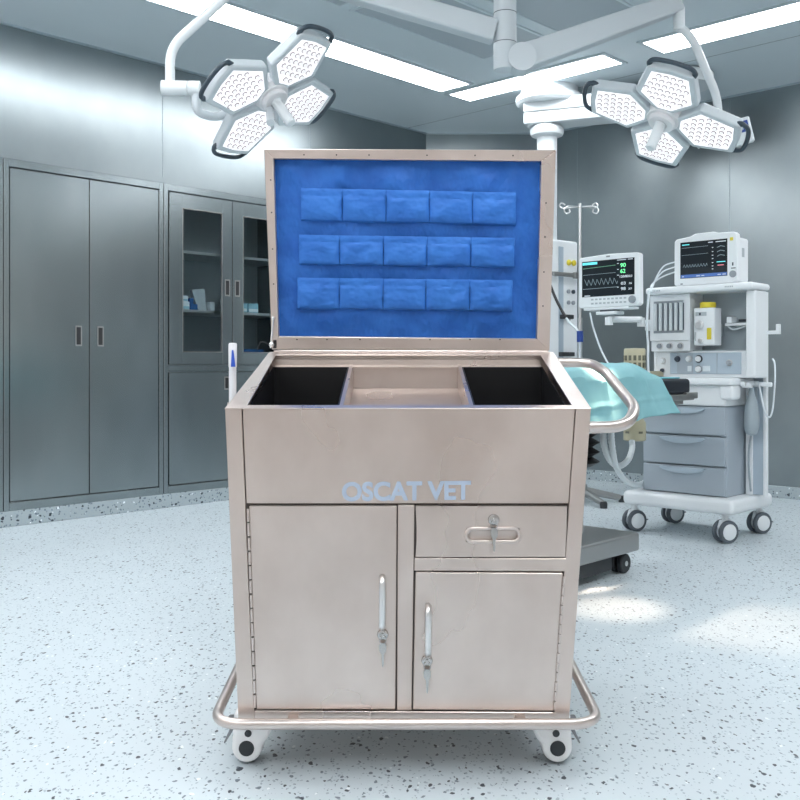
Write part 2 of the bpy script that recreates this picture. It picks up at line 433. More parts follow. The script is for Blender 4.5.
# ================================================================== CUPBOARDS IN THE LEFT WALL
FV = VL+.004                              # cupboard front plane
def recessed_pull(b, u, z0, z1, v):
    b.use('grey_steel')
    w_ = .022
    for (a, c, d, e) in ((u-w_, u-w_+.007, z0, z1), (u+w_-.007, u+w_, z0, z1), (u-w_, u+w_, z0, z0+.010), (u-w_, u+w_, z1-.010, z1)):
        b.box((v, v+.004), (a, c), (d, e), RM, .001, 1)
    b.use('dark_gap'); b.box((v, v+.0015), (u-w_+.006, u+w_-.006), (z0+.009, z1-.009), RM)
def carcass(t, u0, u1, inside, zmid=None):
    c = MB('cupboard_steel')
    c.box((FV-.44, FV-.43), (u0, u1), (.095, 2.195), RM)
    c.box((FV-.43, FV-.024), (u0, u0+.015), (.095, 2.195), RM); c.box((FV-.43, FV-.024), (u1-.015, u1), (.095, 2.195), RM)
    c.box((FV-.43, FV-.024), (u0, u1), (.095, .11), RM); c.box((FV-.43, FV-.024), (u0, u1), (2.18, 2.195), RM)
    c.use('cupboard_inside'); c.box((FV-.43, FV-.425), (u0+.015, u1-.015), (.11, 2.18), RM)
    c.build('carcass', t)
    f = MB('cupboard_steel')
    e = .032
    f.box((FV-.024, FV+.004), (u0, u0+e), (.093, 2.198), RM, .002, 1); f.box((FV-.024, FV+.004), (u1-e, u1), (.093, 2.198), RM, .002, 1)
    f.box((FV-.024, FV+.004), (u0+e, u1-e), (.093, .143), RM, .002, 1); f.box((FV-.024, FV+.004), (u0+e, u1-e), (2.152, 2.198), RM, .002, 1)
    if zmid: f.box((FV-.024, FV+.004), (u0+e, u1-e), zmid, RM, .002, 1)
    f.build('front_frame', t)
def solid_door(t, u0, u1, z0, z1, pu, pz0, pz1, nm='door'):
    d = MB('cupboard_steel'); d.box((FV-.022, FV), (u0+.003, u1-.003), (z0+.003, z1-.003), RM, .0015, 1)
    o = d.build(nm, t)
    p = MB('grey_steel'); recessed_pull(p, pu, pz0, pz1, FV+.0002); p.build('handle', o)
def glass_door(t, u0, u1, z0, z1, g0, g1, gz0, gz1, pu, pz0, pz1):
    d = MB('cupboard_steel')
    u0 += .003; u1 -= .003; z0 += .003; z1 -= .003
    d.box((FV-.022, FV), (u0, g0), (z0, z1), RM, .001, 1); d.box((FV-.022, FV), (g1, u1), (z0, z1), RM, .001, 1)
    d.box((FV-.022, FV), (g0, g1), (z0, gz0), RM, .001, 1); d.box((FV-.022, FV), (g0, g1), (gz1, z1), RM, .001, 1)
    d.use('grey_steel')
    e = .006
    for (a, c, x, y) in ((g0, g0+e, gz0, gz1), (g1-e, g1, gz0, gz1), (g0, g1, gz0, gz0+e), (g0, g1, gz1-e, gz1)):
        d.box((FV-.012, FV+.001), (a, c), (x, y), RM)
    o = d.build('glass_door', t)
    g = MB('glass'); g.box((FV-.018, FV-.014), (g0, g1), (gz0, gz1), RM); g.build('pane', o)
    p = MB('grey_steel'); recessed_pull(p, pu, pz0, pz1, FV+.0002); p.build('handle', o)

t = thing('steel_cupboard', 'tall steel cupboard with two doors and paired recessed handles, left of the glass cupboard', 'cupboard', R(FV-.2, 3.0, .093))
carcass(t, 2.485, 3.575, True)
solid_door(t, 2.52, 3.036, .146, 2.148, 3.036-.075, 1.085, 1.215)
solid_door(t, 3.036, 3.541, .146, 2.148, 3.036+.075, 1.085, 1.215)
t = thing('steel_cupboard', 'tall steel cupboard cut off by the left edge of the photo', 'cupboard', R(FV-.2, 1.98, .093))
carcass(t, 1.49, 2.481, True)
solid_door(t, 1.525, 1.985, .146, 2.148, 1.985-.075, 1.085, 1.215)
solid_door(t, 1.985, 2.446, .146, 2.148, 1.985+.075, 1.085, 1.215)
t = thing('glass_cupboard', 'steel cupboard with glazed upper doors and solid lower doors beside the trolley', 'cupboard', R(FV-.2, 4.15, .093))
carcass(t, 3.579, 4.715, False, (.922, .965))
glass_door(t, 3.62, 4.147, .966, 2.148, 3.727, 4.06, 1.056, 2.05, 4.147-.045, 1.46, 1.58)
glass_door(t, 4.147, 4.677, .966, 2.148, 4.24, 4.575, 1.056, 2.05, 4.147+.042, 1.46, 1.58)
solid_door(t, 3.62, 4.147, .146, .920, 4.147-.050, .79, .885, 'lower_door')
solid_door(t, 4.147, 4.677, .146, .920, 4.677-.050, .79, .885, 'lower_door')
for z in (1.745, 1.335, 1.03):
    s = MB('bright_steel' if z > 1.1 else 'cupboard_steel'); s.box((FV-.42, FV-.06), (3.596, 4.698), (z, z+.02), RM, .002, 1); s.build('shelf', t)
def carton(mname, u0, u1, z0, z1, v1, dep, label, grp, name='carton', stripe=None):
    c = MB(mname); c.box((v1-dep, v1), (u0, u1), (z0, z1), RM, .002, 1)
    if stripe:
        c.use(stripe); c.box((v1, v1+.0008), (u0+.004, u1-.004), (z0+(z1-z0)*.12, z0+(z1-z0)*.42), RM)
    tag(c.build(name), label, 'carton', grp)
sv = FV-.09
gp = 'cartons on the glass cupboard shelf'
carton('box_white', 3.70, 3.845, 1.3555, 1.412, sv, .12, 'white carton lying at the bottom left of the cupboard shelf stack', gp, stripe='box_cyan')
carton('box_white', 3.70, 3.835, 1.4125, 1.452, sv-.005, .11, 'flat white carton on top of another at the left of the shelf', gp, stripe='box_cyan')
carton('box_blue', 3.85, 3.912, 1.3555, 1.398, sv, .10, 'dark blue carton beside the white stack on the shelf', gp)
carton('box_blue', 3.85, 3.885, 1.3985, 1.438, sv-.01, .08, 'small blue carton standing upright on the dark blue carton', gp)
carton('box_white', 4.02, 4.058, 1.3555, 1.42, sv, .09, 'small pale carton at the right edge of the left glass door', gp)
c = MB('bag_clear')
c.hexa([R(sv-.10, 3.93, 1.3555), R(sv-.02, 3.93, 1.3555), R(sv-.02, 4.005, 1.3555), R(sv-.10, 4.005, 1.3555), R(sv-.07, 3.89, 1.50), R(sv-.04, 3.89, 1.50), R(sv-.04, 4.00, 1.515), R(sv-.07, 4.00, 1.515)], .004)
tag(c.build('plastic_pouch'), 'greyish clear plastic pouch standing among the cartons on the shelf', 'pouch')
carton('box_cyan', 4.245, 4.345, 1.3555, 1.425, sv, .10, 'pale blue carton under the white tub on the shelf', gp, stripe='box_white')
carton('box_cyan', 4.36, 4.45, 1.3555, 1.425, sv, .10, 'pale blue carton right of the tub, close to the trolley lid', gp, stripe='box_white')
c = MB('box_white'); c.lathe([(.058, 0), (.066, .01), (.072, .085), (.078, .088), (.078, .10), (.07, .105), (.02, .11)], R(sv-.19, 4.33, 1.3555))
c.lathe([(.05, 0), (.05, .001)], R(sv-.19, 4.33, 1.3555)); tag(c.build('plastic_tub'), 'white round plastic tub behind pale cartons on the shelf', 'tub')
c = MB('box_blue'); c.box((sv-.14, sv), (4.25, 4.50), (1.0505, 1.085), RM, .004); tag(c.build('folded_cloth'), 'blue folded cloth at the bottom of the right glass door', 'cloth')

# ================================================================== TROLLEY
D0, D1 = 2.25, 2.93
def zr(d): return 0.861+0.2088*(d-D0)
def xl(z, d=D0):
    k = (z-.125)/(.861-.125); return -.3791-.0315*k+.012*(d-D0)/.68
def xr(z, d=D0):
    k = (z-.125)/(.861-.125); return .3965+.0516*k+.012*(d-D0)/.68
cart = thing('medical_trolley', 'stainless steel medical trolley on casters with raised blue-lined lid', 'trolley', (0.01, 2.58, 0))
def fp(px, py): return W(px, py, D0)
BACK = V((0, .014, 0))
# carcass: sides, back, bottom, front backing; open at the top
b = MB('cart_steel')
zb = .125
def wall_hexa(b, fx, th, d0, d1, z0):
    pts = []
    for z_ in (0, 1):
        for (d, s) in ((d0, 0), (d1, 0), (d1, 1), (d0, 1)):
            z = z0 if z_ == 0 else zr(d)-.004
            pts.append(V((fx(min(z, .95), d)+s*th, d, z)))
    b.hexa(pts)
wall_hexa(b, xl, .012, D0+.014, D1, zb); wall_hexa(b, xr, -.012, D0+.014, D1, zb)
b.hexa([V((xl(zb, D1), D1-.012, zb)), V((xr(zb, D1), D1-.012, zb)), V((xr(zb, D1), D1, zb)), V((xl(zb, D1), D1, zb)),
        V((xl(.95, D1), D1-.012, zr(D1)-.004)), V((xr(.95, D1), D1-.012, zr(D1)-.004)), V((xr(.95, D1), D1, zr(D1)-.004)), V((xl(.95, D1), D1, zr(D1)-.004))])
b.hexa([V((xl(zb), D0+.014, zb)), V((xr(zb), D0+.014, zb)), V((xr(zb, D1), D1, zb)), V((xl(zb, D1), D1, zb)),
        V((xl(zb), D0+.014, zb+.012)), V((xr(zb), D0+.014, zb+.012)), V((xr(zb, D1), D1, zb+.012)), V((xl(zb, D1), D1, zb+.012))])
b.use('cart_gap_shade')
b.hexa([V((xl(zb)+.01, D0+.014, zb+.012)), V((xr(zb)-.01, D0+.014, zb+.012)), V((xr(zb)-.01, D0+.02, zb+.012)), V((xl(zb)+.01, D0+.02, zb+.012)),
        V((xl(.855)+.01, D0+.014, .852)), V((xr(.855)-.01, D0+.014, .852)), V((xr(.855)-.01, D0+.02, .852)), V((xl(.855)+.01, D0+.02, .852))])
b.build('cabinet_shell', cart)
# front frame members
b = MB('cart_steel')
for poly in ([(225, 409.2), (241.5, 409.2), (254, 711), (254, 722), (238.4, 722)],
             [(576, 409.2), (591, 409.2), (569, 722), (554.5, 722), (554.5, 711)],
             [(254, 710.8), (554.5, 712.5), (554.5, 722), (254, 722)],
             [(398, 505), (414.5, 505), (411.5, 710.8), (397, 710.8)],
             [(414.5, 558), (566.3, 558.5), (565.3, 571.5), (414.2, 570.8)]):
    b.prism([fp(*p) for p in poly], BACK, .0012, 1)
b.build('front_frame', cart)
b = MB('cart_steel'); b.prism([fp(*p) for p in [(242.6, 409.2), (575, 409.2), (568.6, 503.4), (246.5, 503.4)]], BACK, .0012, 1)
fpn = b.build('front_panel', cart)
b = MB('lettering'); o0 = fp(342, 501.5); text_mesh(b, 'OSCAT VET', o0+V((0, -.0002, 0)), (1, 0, .012), (0, 0, 1), 19.5*D0/F, 129*D0/F, .0003, .036)
o = b.build('lettering', fpn); o['label'] = 'pale blue printed lettering'
def lock(parent, px, py, key_label, ring=True):
    c = fp(px, py)
    k = MB('lock_steel'); k.lathe([(.013, 0), (.0135, .004), (.012, .008), (.009, .009), (.009, .0115), (.004, .012)], c, (0, -1, 0), 20)
    k.use('dark_gap'); k.box((c.x-.001, c.x+.001), (c.y-.0126, c.y-.0118), (c.z-.005, c.z+.005))
    k.build('lock', parent)
    y = c.y-.0145
    k = MB('lock_steel')
    k.tube([V((c.x+.008*math.cos(a), y-.001, c.z-.010+.009*math.sin(a))) for a in [i*2*PI/20 for i in range(20)]], .0011, 6, closed=True)
    k.box((c.x-.003, c.x+.003), (y-.002, c.y-.0122), (c.z-.006, c.z+.005), ID, .0008, 1)
    k.prism([V((c.x+q[0], y-.002, c.z+q[1])) for q in [(-.0085, -.022), (-.008, -.035), (-.003, -.043), (-.002, -.070), (.0005, -.074), (.0025, -.068), (.0035, -.043), (.0085, -.035), (.0085, -.022), (.004, -.017), (-.004, -.017)]], (0, .0016, 0))
    tag(k.build('key'), key_label, 'key', 'keys in the trolley locks')
def bar_handle(parent, px, y0, y1):
    a = fp(px, y0); c = fp(px-.3, y1)
    h = MB('bright_steel')
    path = fillet([a, a+V((0, -.030, -.004)), c+V((0, -.030, .004)), c], .012, 6)
    h.tube(path, .0078, 12)
    h.build('handle', parent)
def hinge_strip(parent, p0, p1):
    h = MB('cart_tube'); a = fp(*p0)+V((0, -.002, 0)); c = fp(*p1)+V((0, -.002, 0)); n = 14
    for i in range(n):
        h.cyl(a.lerp(c, (i+.06)/n), a.lerp(c, (i+.94)/n), .0034, 8)
    h.build('hinge', parent)
b = MB('cart_steel'); b.prism([fp(*p) for p in [(249.0, 506.0), (396.8, 506.0), (395.4, 709.6), (256.4, 709.6)]], BACK, .0015, 1)
d_ = b.build('door', cart)
bar_handle(d_, 382.6, 577, 626); hinge_strip(d_, (248.0, 508), (255.3, 708)); lock(d_, 382.8, 634, 'small steel key hanging in the left door lock')
b = MB('cart_steel'); b.prism([fp(*p) for p in [(415.6, 572.2), (563.0, 573.2), (553.4, 711.1), (412.9, 709.8)]], BACK, .0015, 1)
d_ = b.build('door', cart)
bar_handle(d_, 428, 606, 653); hinge_strip(d_, (564.0, 576), (554.2, 710)); lock(d_, 427, 660, 'small steel key hanging in the right door lock')
# drawer with recessed pull
b = MB('cart_steel')
dz = [(415.8, 506.0), (567.0, 506.2), (565.2, 557.0), (415.6, 557.0)]
# front with a slot: four prisms around the pull
sx0, sx1, sy0, sy1 = 466, 520, 528.5, 542
for poly in ([dz[0], dz[1], (566.6, sy0), (416.7, sy0)], [(416.6, sy1), (565.8, sy1), dz[2], dz[3]], [(416.7, sy0), (sx0, sy0), (sx0, sy1), (416.6, sy1)], [(sx1, sy0), (566.6, sy0), (565.8, sy1), (sx1, sy1)]):
    b.prism([fp(*p) for p in poly], BACK)
dr = b.build('drawer', cart)
b = MB('cart_tube')
def stad(x0, x1, y0, y1, off=0, n=8):
    r = (y1-y0)/2; cy = (y0+y1)/2; pts = []
    for i in range(n+1):
        a = PI/2+PI*i/n; pts.append(fp(x0+r+r*math.cos(a), cy-r*math.sin(a))+V((0, off, 0)))
    for i in range(n+1):
        a = -PI/2+PI*i/n; pts.append(fp(x1-r+r*math.cos(a), cy-r*math.sin(a))+V((0, off, 0)))
    return pts
b.tube(stad(sx0+.3, sx1-.3, sy0+.3, sy1-.3, -.001), .0048, 10, closed=True)
b.use('cart_tube'); b.prism(stad(sx0-1, sx1+1, sy0-1, sy1+1, .012), (0, .002, 0))
b.build('recessed_pull', dr)
lock(dr, 493.5, 519.5, 'small steel key hanging in the drawer lock')
# rim around the opening
def sp(x, d, h): return V((x, d, zr(d)+h))
def shexa(b, q, h0, h1, bev=0):
    b.hexa([sp(x, d, h0) for x, d in q]+[sp(x, d, h1) for x, d in q], bev, 1)
oFL, oFR, oBR, oBL = (-.4115, D0), (.4490, D0), (.4685, D1), (-.3985, D1)
iFL, iFR, iBR, iBL = (-.3620, D0+.030), (.4080, D0+.030), (.4230, D1-.045), (-.3740, D1-.045)
b = MB('cart_steel')
for q in ((oFL, oFR, iFR, iFL), (oFR, oBR, iBR, iFR), (oBR, oBL, iBL, iBR), (oBL, oFL, iFL, iBL)):
    shexa(b, q, -.0030, 0, .0008)
b.build('top_rim', cart)
# inner fittings
b = MB('cart_steel')
shexa(b, ((-.374, D1-.046), (.423, D1-.046), (.423, D1-.040), (-.374, D1-.040)), -.17, -.014)
shexa(b, ((-.374, D1-.075), (.423, D1-.075), (.423, D1-.046), (-.374, D1-.046)), -.034, -.030)      # ledge at the back
for x in (-.146, .178):
    shexa(b, ((x-.005, D0+.032), (x+.005, D0+.032), (x+.005, D1-.05), (x-.005, D1-.05)), -.15, -.028)
shexa(b, ((-.141, D0+.032), (.173, D0+.032), (.173, D1-.05), (-.141, D1-.05)), -.104, -.100)
b.build('instrument_tray', cart)
def bin_(x0, x1, xb0, xb1):
    b = MB('black_plastic'); h0, h1 = -.145, -.030
    f0, f1 = D0+.033, D1-.077; k = .004
    shexa(b, ((x0, f0), (x1, f0), (xb1, f1), (xb0, f1)), h0, h0+k)
    shexa(b, ((x0, f0), (x1, f0), (x1, f0+k), (x0, f0+k)), h0, h1); shexa(b, ((xb0, f1-k), (xb1, f1-k), (xb1, f1), (xb0, f1)), h0, h1)
    shexa(b, ((x0, f0), (x0+k, f0), (xb0+k, f1), (xb0, f1)), h0, h1); shexa(b, ((x1-k, f0), (x1, f0), (xb1, f1), (xb1-k, f1)), h0, h1)
    o = b.build('black_bin', cart); o['label'] = 'open black plastic bin'
bin_(-.376, -.152, -.378, -.152); bin_(.184, .414, .184, .424)
# handle on the right, rail round the bottom
b = MB('cart_tube')
hp = [V((.425, 2.315, .818)), V((.560, 2.315, .818)), V((.604, 2.40, .842)), V((.615, 2.78, .938)), V((.575, 2.87, .962)), V((.462, 2.87, .962))]
hp = [W(580, 427.5, 2.32), W(626, 427, 2.32), W(636, 409, 2.40), W(605, 371.5, 2.80), W(590, 362.5, 2.87), W(556, 362.5, 2.875)]
b.tube(fillet(hp, [.055, .05, .06, .06], 7), .0145, 16)
b.build('push_handle', cart)
b = MB('cart_tube')
zr0 = .1365
rp = [V((-.345, 2.90, .185)), V((-.425, 2.86, .182)), V((-.432, 2.205, zr0)), V((.462, 2.205, zr0)), V((.455, 2.86, .182)), V((.375, 2.90, .185))]
b.tube(fillet(rp, [.06, .075, .075, .06], 8), .0125, 16)
b.use('cart_steel')
for x in (-.25, .28): b.box((x-.012, x+.012), (2.21, 2.27), (zr0-.004, zr0+.004))
b.build('bumper_rail', cart)
b = MB('cart_steel'); b.lathe([(.0135, 0), (.0135, .088), (.0118, .088), (.0118, .004), (.001, .004)], V((-.4225, 2.42, .78)), n=16); b.box((-.418, -.400), (2.41, 2.43), (.79, .85)); b.build('pen_holder', cart)
# casters
def cart_caster(cx, cy, side):
    """side -1: left (lever at the left); white fairing with dark hub, faces the front"""
    k = D0+.06
    t_ = MB('caster_white')
    pxm = 2.31/F
    def q(x, z): return V((cx-side*x*pxm, cy-.040, z*pxm))
    prof = []
    for i in range(13):
        a = math.radians(175-i*(175+40)/12 - 0)      # lower circle, from outer side under to inner
        a = math.radians(180+i*(190)/12)
        prof.append(q(15.2*math.cos(a), 17.2+15.2*math.sin(a)))
    prof += [q(19.5, 24), q(23.5, 32), q(28, 40), q(29, 52), q(-13, 52), q(-13.5, 36), q(-14.5, 25)]
    t_.prism(prof, (0, .080, 0), .009, 3)
    o = t_.build('caster', cart)
    w_ = MB('tire_grey'); zc = .0355
    w_.lathe([(.012, -.030), (.029, -.030), (.0345, -.024), (.035, -.010), (.032, -.004), (.032, .004), (.035, .010), (.0345, .024), (.029, .030), (.012, .030)], V((cx, cy+.001, zc)), (0, 1, 0), 28)
    w_.build('wheel', o)
    h = MB('rubber'); fr = cy-.0402
    h.lathe([(.0185, 0), (.0185, .002), (.0165, .0035), (.002, .004)], V((cx, fr, .041)), (0, -1, 0), 24)
    h.lathe([(.0085, 0), (.0085, .002), (.006, .003), (.001, .003)], V((cx-side*.004, fr, .077)), (0, -1, 0), 18)
    h.build('hub_cap', o)
    l = MB('lever_grey')
    def lp(x, y, z): return V((cx+side*x, cy+y, z))
    l.hexa([lp(.054, -.032, .048), lp(.057, -.030, .050), lp(.057, .005, .050), lp(.054, .005, .048), lp(.034, -.034, .080), lp(.042, -.034, .084), lp(.042, .006, .084), lp(.034, .006, .080)], .002, 2)
    l.hexa([lp(.020, -.020, .086), lp(.058, -.016, .088), lp(.058, .014, .088), lp(.020, .018, .086), lp(.020, -.020, .102), lp(.050, -.016, .104), lp(.050, .014, .104), lp(.020, .018, .102)], .003, 2)
    l.build('brake_lever', o)
    s_ = MB('grey_steel'); s_.cyl(V((cx-side*.012, cy, .120)), V((cx-side*.012, cy, .1262)), .02, 16); s_.build('stem', o)
cart_caster(-.3690, 2.345, -1); cart_caster(.3790, 2.345, 1)
cart_caster(-.3590, 2.84, -1); cart_caster(.3690, 2.84, 1)

# lid: leaning plane hinged at the back edge
LEAN = math.radians(5.5)
LUP = V((0, -math.sin(LEAN), math.cos(LEAN))); LN = V((0, -math.cos(LEAN), -math.sin(LEAN)))
LP0 = W(410, 351, D1+.004)
def L(px, py, h=0.0):
    """point of the lid plane (raised h towards the viewer) behind a place of the photo"""
    ray = W(px, py, 1.0)-V((0, 0, CZ)); o = V((0, 0, CZ)); p0 = LP0
    k = (p0-o).dot(LN)/ray.dot(LN)
    return o+ray*k+LN*h
b = MB('cart_steel')
oT = [(264, 149), (556, 150), (549.5, 350.5), (272, 349.5)]
iT = [(273.5, 158.5), (541.5, 161), (537, 339), (278.5, 336.5)]
TH = .045
for i in range(4):
    j = (i+1) % 4
    q = [L(*oT[i]), L(*oT[j]), L(*iT[j]), L(*iT[i])]
    b.prism(q, -LN*TH, .0012, 1)
b.prism([L(p[0], p[1], -TH-.004) for p in oT], -LN*-.004)
b.use('dark_gap')
def rivet(px, py): b.cyl(L(px, py, 0), L(px, py, .0012), .0023, 8)
for px in (304, 336.5, 369, 427, 475, 513): rivet(px, 154.8+.004*(px-304))
for py in (180, 212.5, 249, 284, 318): rivet(270.7+(py-180)*.028, py)
for py in (203, 237, 272, 306): rivet(546-.03*(py-203), py)
for px in (297, 327, 360, 430, 470, 500): rivet(px, 339.5)
lid = b.build('lid', cart)
b = MB('cart_tube'); b.cyl(L(274, 351.5, .002), L(548, 352, .002), .0052, 12); b.build('hinge', lid)
def wr(x, z):
    return .0035*math.sin(x*23+2.1*math.sin(z*9))+.0025*math.sin(z*31+1.7*math.sin(x*13))+.002*math.sin((x+z)*47)
b = MB('blue_fabric')
def liner(s, t_):
    a = (iT[0][0]-1)+(iT[1][0]+1-iT[0][0]+1)*s; c = (iT[3][0]-1)+(iT[2][0]+1-iT[3][0]+1)*s
    px = a+(c-a)*t_; py = (iT[0][1]-1)+(iT[3][1]+2-iT[0][1])*t_+2*s
    p = L(px, py, 0); edge = min(1, min(s, 1-s, t_, 1-t_)*9)
    fold = 0
    if t_ < .2: fold = .004*math.sin(s*28+1.5*math.sin(s*5))*(1-t_/.2)
    if t_ > .86: fold = .004*math.sin(s*34-t_*14)*((t_-.86)/.14)
    return p+LN*(-.020-.010*(1-edge)+(wr(p.x, p.z)*1.0+fold*3.5)*edge)
b.grid(liner, 70, 50)
o = b.build('fabric_liner', lid); o['label'] = 'blue fabric lining'
rows = [([300.5, 342, 386, 429.5, 473, 516.5], 187.5, 221, .022), ([298.5, 339.5, 383.5, 427, 471, 515], 234.5, 265, .015), ([296.8, 339, 383, 426, 470, 513], 277.5, 309.5, .012)]
for xs, y0, y1, sl in rows:
    for i in range(5):
        a, c = xs[i]+.05, xs[i+1]-.05
        ph = random.random()*6; amp = .5+random.random()
        def pk(s, t_, a=a, c=c, y0=y0, y1=y1, sl=sl, ph=ph, amp=amp):
            s = .5-.5*math.cos(PI*s); px = a+(c-a)*s; py = y0+(y1-y0)*t_+sl*(px-297)+.012*(y1-y0)*math.sin(s*PI)*(1-t_)*0
            es = min(1, min(s, 1-s)*13)**.7; eb = min(1, (1-t_)*9)
            h = -.012
            if t_ < .24:
                hh = .003+.002*min(1, t_*14)
            else:
                hh = .003+.0085*min(1, es)*(.55+.45*math.sin(PI*min(1, (t_-.24)/.76)))*eb + .0012*amp*math.sin(s*9+t_*7+ph)*es*eb
            if s < .001 or s > .999 or t_ > .999: hh = -.010 if t_ > .24 else .003
            return L(px, py, h+hh)
        b = MB('blue_pocket'); b.grid(pk, 18, 17)
        p_ = b.build('pocket', lid)
# strut at the left hinge
b = MB('bright_steel'); b.cyl(L(273.5, 318, .006), L(272.0, 347, .030), .0026, 8); b.sphere(L(273.5, 318, .006), .005); b.sphere(L(272.5, 344, .025), .008)
b.use('dark_gap'); b.cyl(L(275, 340, .004), L(275, 348, .004), .005, 10)
b.use('cable_black'); b.tube(spline([L(271, 344, .03), L(263, 341, .034), L(259, 349, .03)], 6), .0014, 6)
b.build('stay', lid)

# pen
b = MB('pen_white')
pa = V((-.4225, 2.42, .785)); pb = W(232.7, 343, 2.42)
ax = (pb-pa).normalized(); ln = (pb-pa).length
b.lathe([(.003, 0), (.0092, .02), (.0095, ln-.062), (.0105, ln-.06), (.0108, ln-.004), (.009, ln)], pa, ax, 18)
pen = tag(b.build('pen'), 'white pen with blue clip upright at the left rim of the trolley', 'pen')
b = MB('pen_blue'); c0 = pa+ax*(ln-.060); c1 = pa+ax*(ln-.018)
b.hexa([c0+V((-.002, -.0155, 0)), c0+V((.009, -.0155, 0)), c0+V((.009, -.0095, 0)), c0+V((-.002, -.0095, 0)), c1+V((.000, -.0135, 0)), c1+V((.004, -.0135, 0)), c1+V((.004, -.0100, 0)), c1+V((.000, -.0100, 0))], .0006, 1)
b.build('clip', pen)

# ================================================================== SURGICAL LIGHTS
POLE = W(505, 70, 4.36)
t = thing('lamp_pole', 'thick white ceiling pole carrying both surgical lamp arms', 'pole', (POLE.x, POLE.y, CEIL))
b = MB('lamp_white')
b.lathe([(.050, 0), (.052, .004), (.052, .395), (.048, .397)], (POLE.x, POLE.y, 2.305), n=32)
b.use('lamp_grip'); b.lathe([(.0485, 0), (.0485, .006)], (POLE.x, POLE.y, 2.702), n=32)
b.use('lamp_white'); b.lathe([(.052, 0), (.052, .277)], (POLE.x, POLE.y, 2.708), n=32); b.build('pole', t)
b = MB('lamp_grip')
b.lathe([(.0525, 0), (.0525, .003)], (POLE.x, POLE.y, 2.425), n=32); b.lathe([(.0528, 0), (.0528, .003)], (POLE.x, POLE.y, 2.56), n=32)
b.build('joint_ring', t)
b = MB('lamp_white'); b.lathe([(.05, 0), (.16, .0), (.17, .008), (.17, .014)], (POLE.x, POLE.y, CEIL-.0145), n=36); b.build('ceiling_flange', t)

PS = .96
PET = [(.062*PS, .040*PS), (.165*PS, .152*PS), (.360*PS, .108*PS)]        # half outline of a petal: (radial, tangential)
def petal_pts(inset=0.0):
    pts = [(PET[0][0], -PET[0][1]), (PET[1][0], -PET[1][1]), (PET[2][0], -PET[2][1]), (PET[2][0]+.011, 0), (PET[2][0], PET[2][1]), (PET[1][0], PET[1][1]), (PET[0][0], PET[0][1])]
    if inset:
        cx = .200; k = inset
        pts = [(cx+(r-cx)*k, t_*(k-.02)) for r, t_ in pts]
    return pts
def inside(poly, x, y):
    c = False; n = len(poly)
    for i in range(n):
        x1, y1 = poly[i]; x2, y2 = poly[(i+1) % n]
        if (y1 > y) != (y2 > y) and x < (x2-x1)*(y-y1)/(y2-y1)+x1: c = not c
    return c
def lamp_head(t, C, tilt, mx, my, phi0, aim):
    """head whose face is tilted; mx,my: image direction (right, down) the face leans to"""
    tw = (V((0, 0, CZ))-C).normalized(); right = V((0, 0, 1)).cross(tw).normalized(); up = tw.cross(right)
    minor = right*mx-up*my; minor.normalize()
    n = minor*math.sin(tilt)+tw*math.cos(tilt)
    e2 = minor*math.cos(tilt)-tw*math.sin(tilt)
    major = right*my+up*mx
    e1 = major.normalized()
    hub = MB('lamp_hub'); hub.lathe([(.085, -.075), (.09, -.02), (.075, .004), (.062, .006), (.062, .022), (.056, .028), (.002, .028)], C, n, 32)
    hub.use('lamp_pale'); hub.lathe([(.028, .028), (.028, .034), (.0255, .036), (.0235, .16), (.019, .166), (.002, .166)], C, n, 20)
    hub.build('hub', t)
    for k in range(4):
        ph = phi0+k*PI/2
        rd = e1*math.cos(ph)+e2*math.sin(ph); td = -e1*math.sin(ph)+e2*math.cos(ph)
        P = lambda r, s, h: C+rd*r+td*s+n*h
        b = MB('lamp_white'); b.prism([P(r, s, -.050) for r, s in petal_pts()], n*.050, .010, 3)
        b.use('lamp_pale'); b.prism([P(r, s, -.066) for r, s in petal_pts(.82)], n*.017, .006, 2)
        pt = b.build('petal', t)
        pl = petal_pts(.82)
        b = MB('led'); b.prism([P(r, s, -.001) for r, s in pl], n*.0025)
        sm = petal_pts(.74)
        for i in range(9):
            for j in range(9):
                r = .078+i*.0325; s = -.128+j*.0325+(i % 2)*.016
                if inside(sm, r, s):
                    b.use('lens'); b.lathe([(.0125, 0), (.0115, .0022), (.0085, .0026)], P(r, s, .0013), n, 12)
                    b.use('lens_core'); b.lathe([(.0082, .0), (.0080, .0032), (.004, .0040)], P(r, s, .0013), n, 10)
        b.build('led_panel', pt)
        b = MB('lamp_grip')
        q = [P(.325, -.096, -.020), P(.356, -.100, -.020), P(.381, -.072, -.018), P(.389, 0, -.018), P(.381, .072, -.018), P(.356, .100, -.020), P(.325, .096, -.020)]
        b.tube(spline(q, 5), [.013]*5+[.0105]*21+[.013]*5, 10)
        b.build('grip', pt)
    # the beam of the lamp
    for i, (tgt, size, pw) in enumerate(aim):
        l2 = bpy.data.lights.new('surgical_beam', 'SPOT'); l2.energy = pw; l2.color = (1.0, .76, .58)
        l2.spot_size = math.radians(size); l2.spot_blend = .9; l2.shadow_soft_size = .05
        lo = bpy.data.objects.new('surgical_beam', l2); COL.objects.link(lo)
        lo.parent = t; src = C+n*.03+(e1*.2 if i == 0 else -e1*.2)
        lo.location = src-WL[t.name]
        lo.rotation_euler = (V(tgt)-src).to_track_quat('-Z', 'Y').to_euler()
    return e1, e2, n

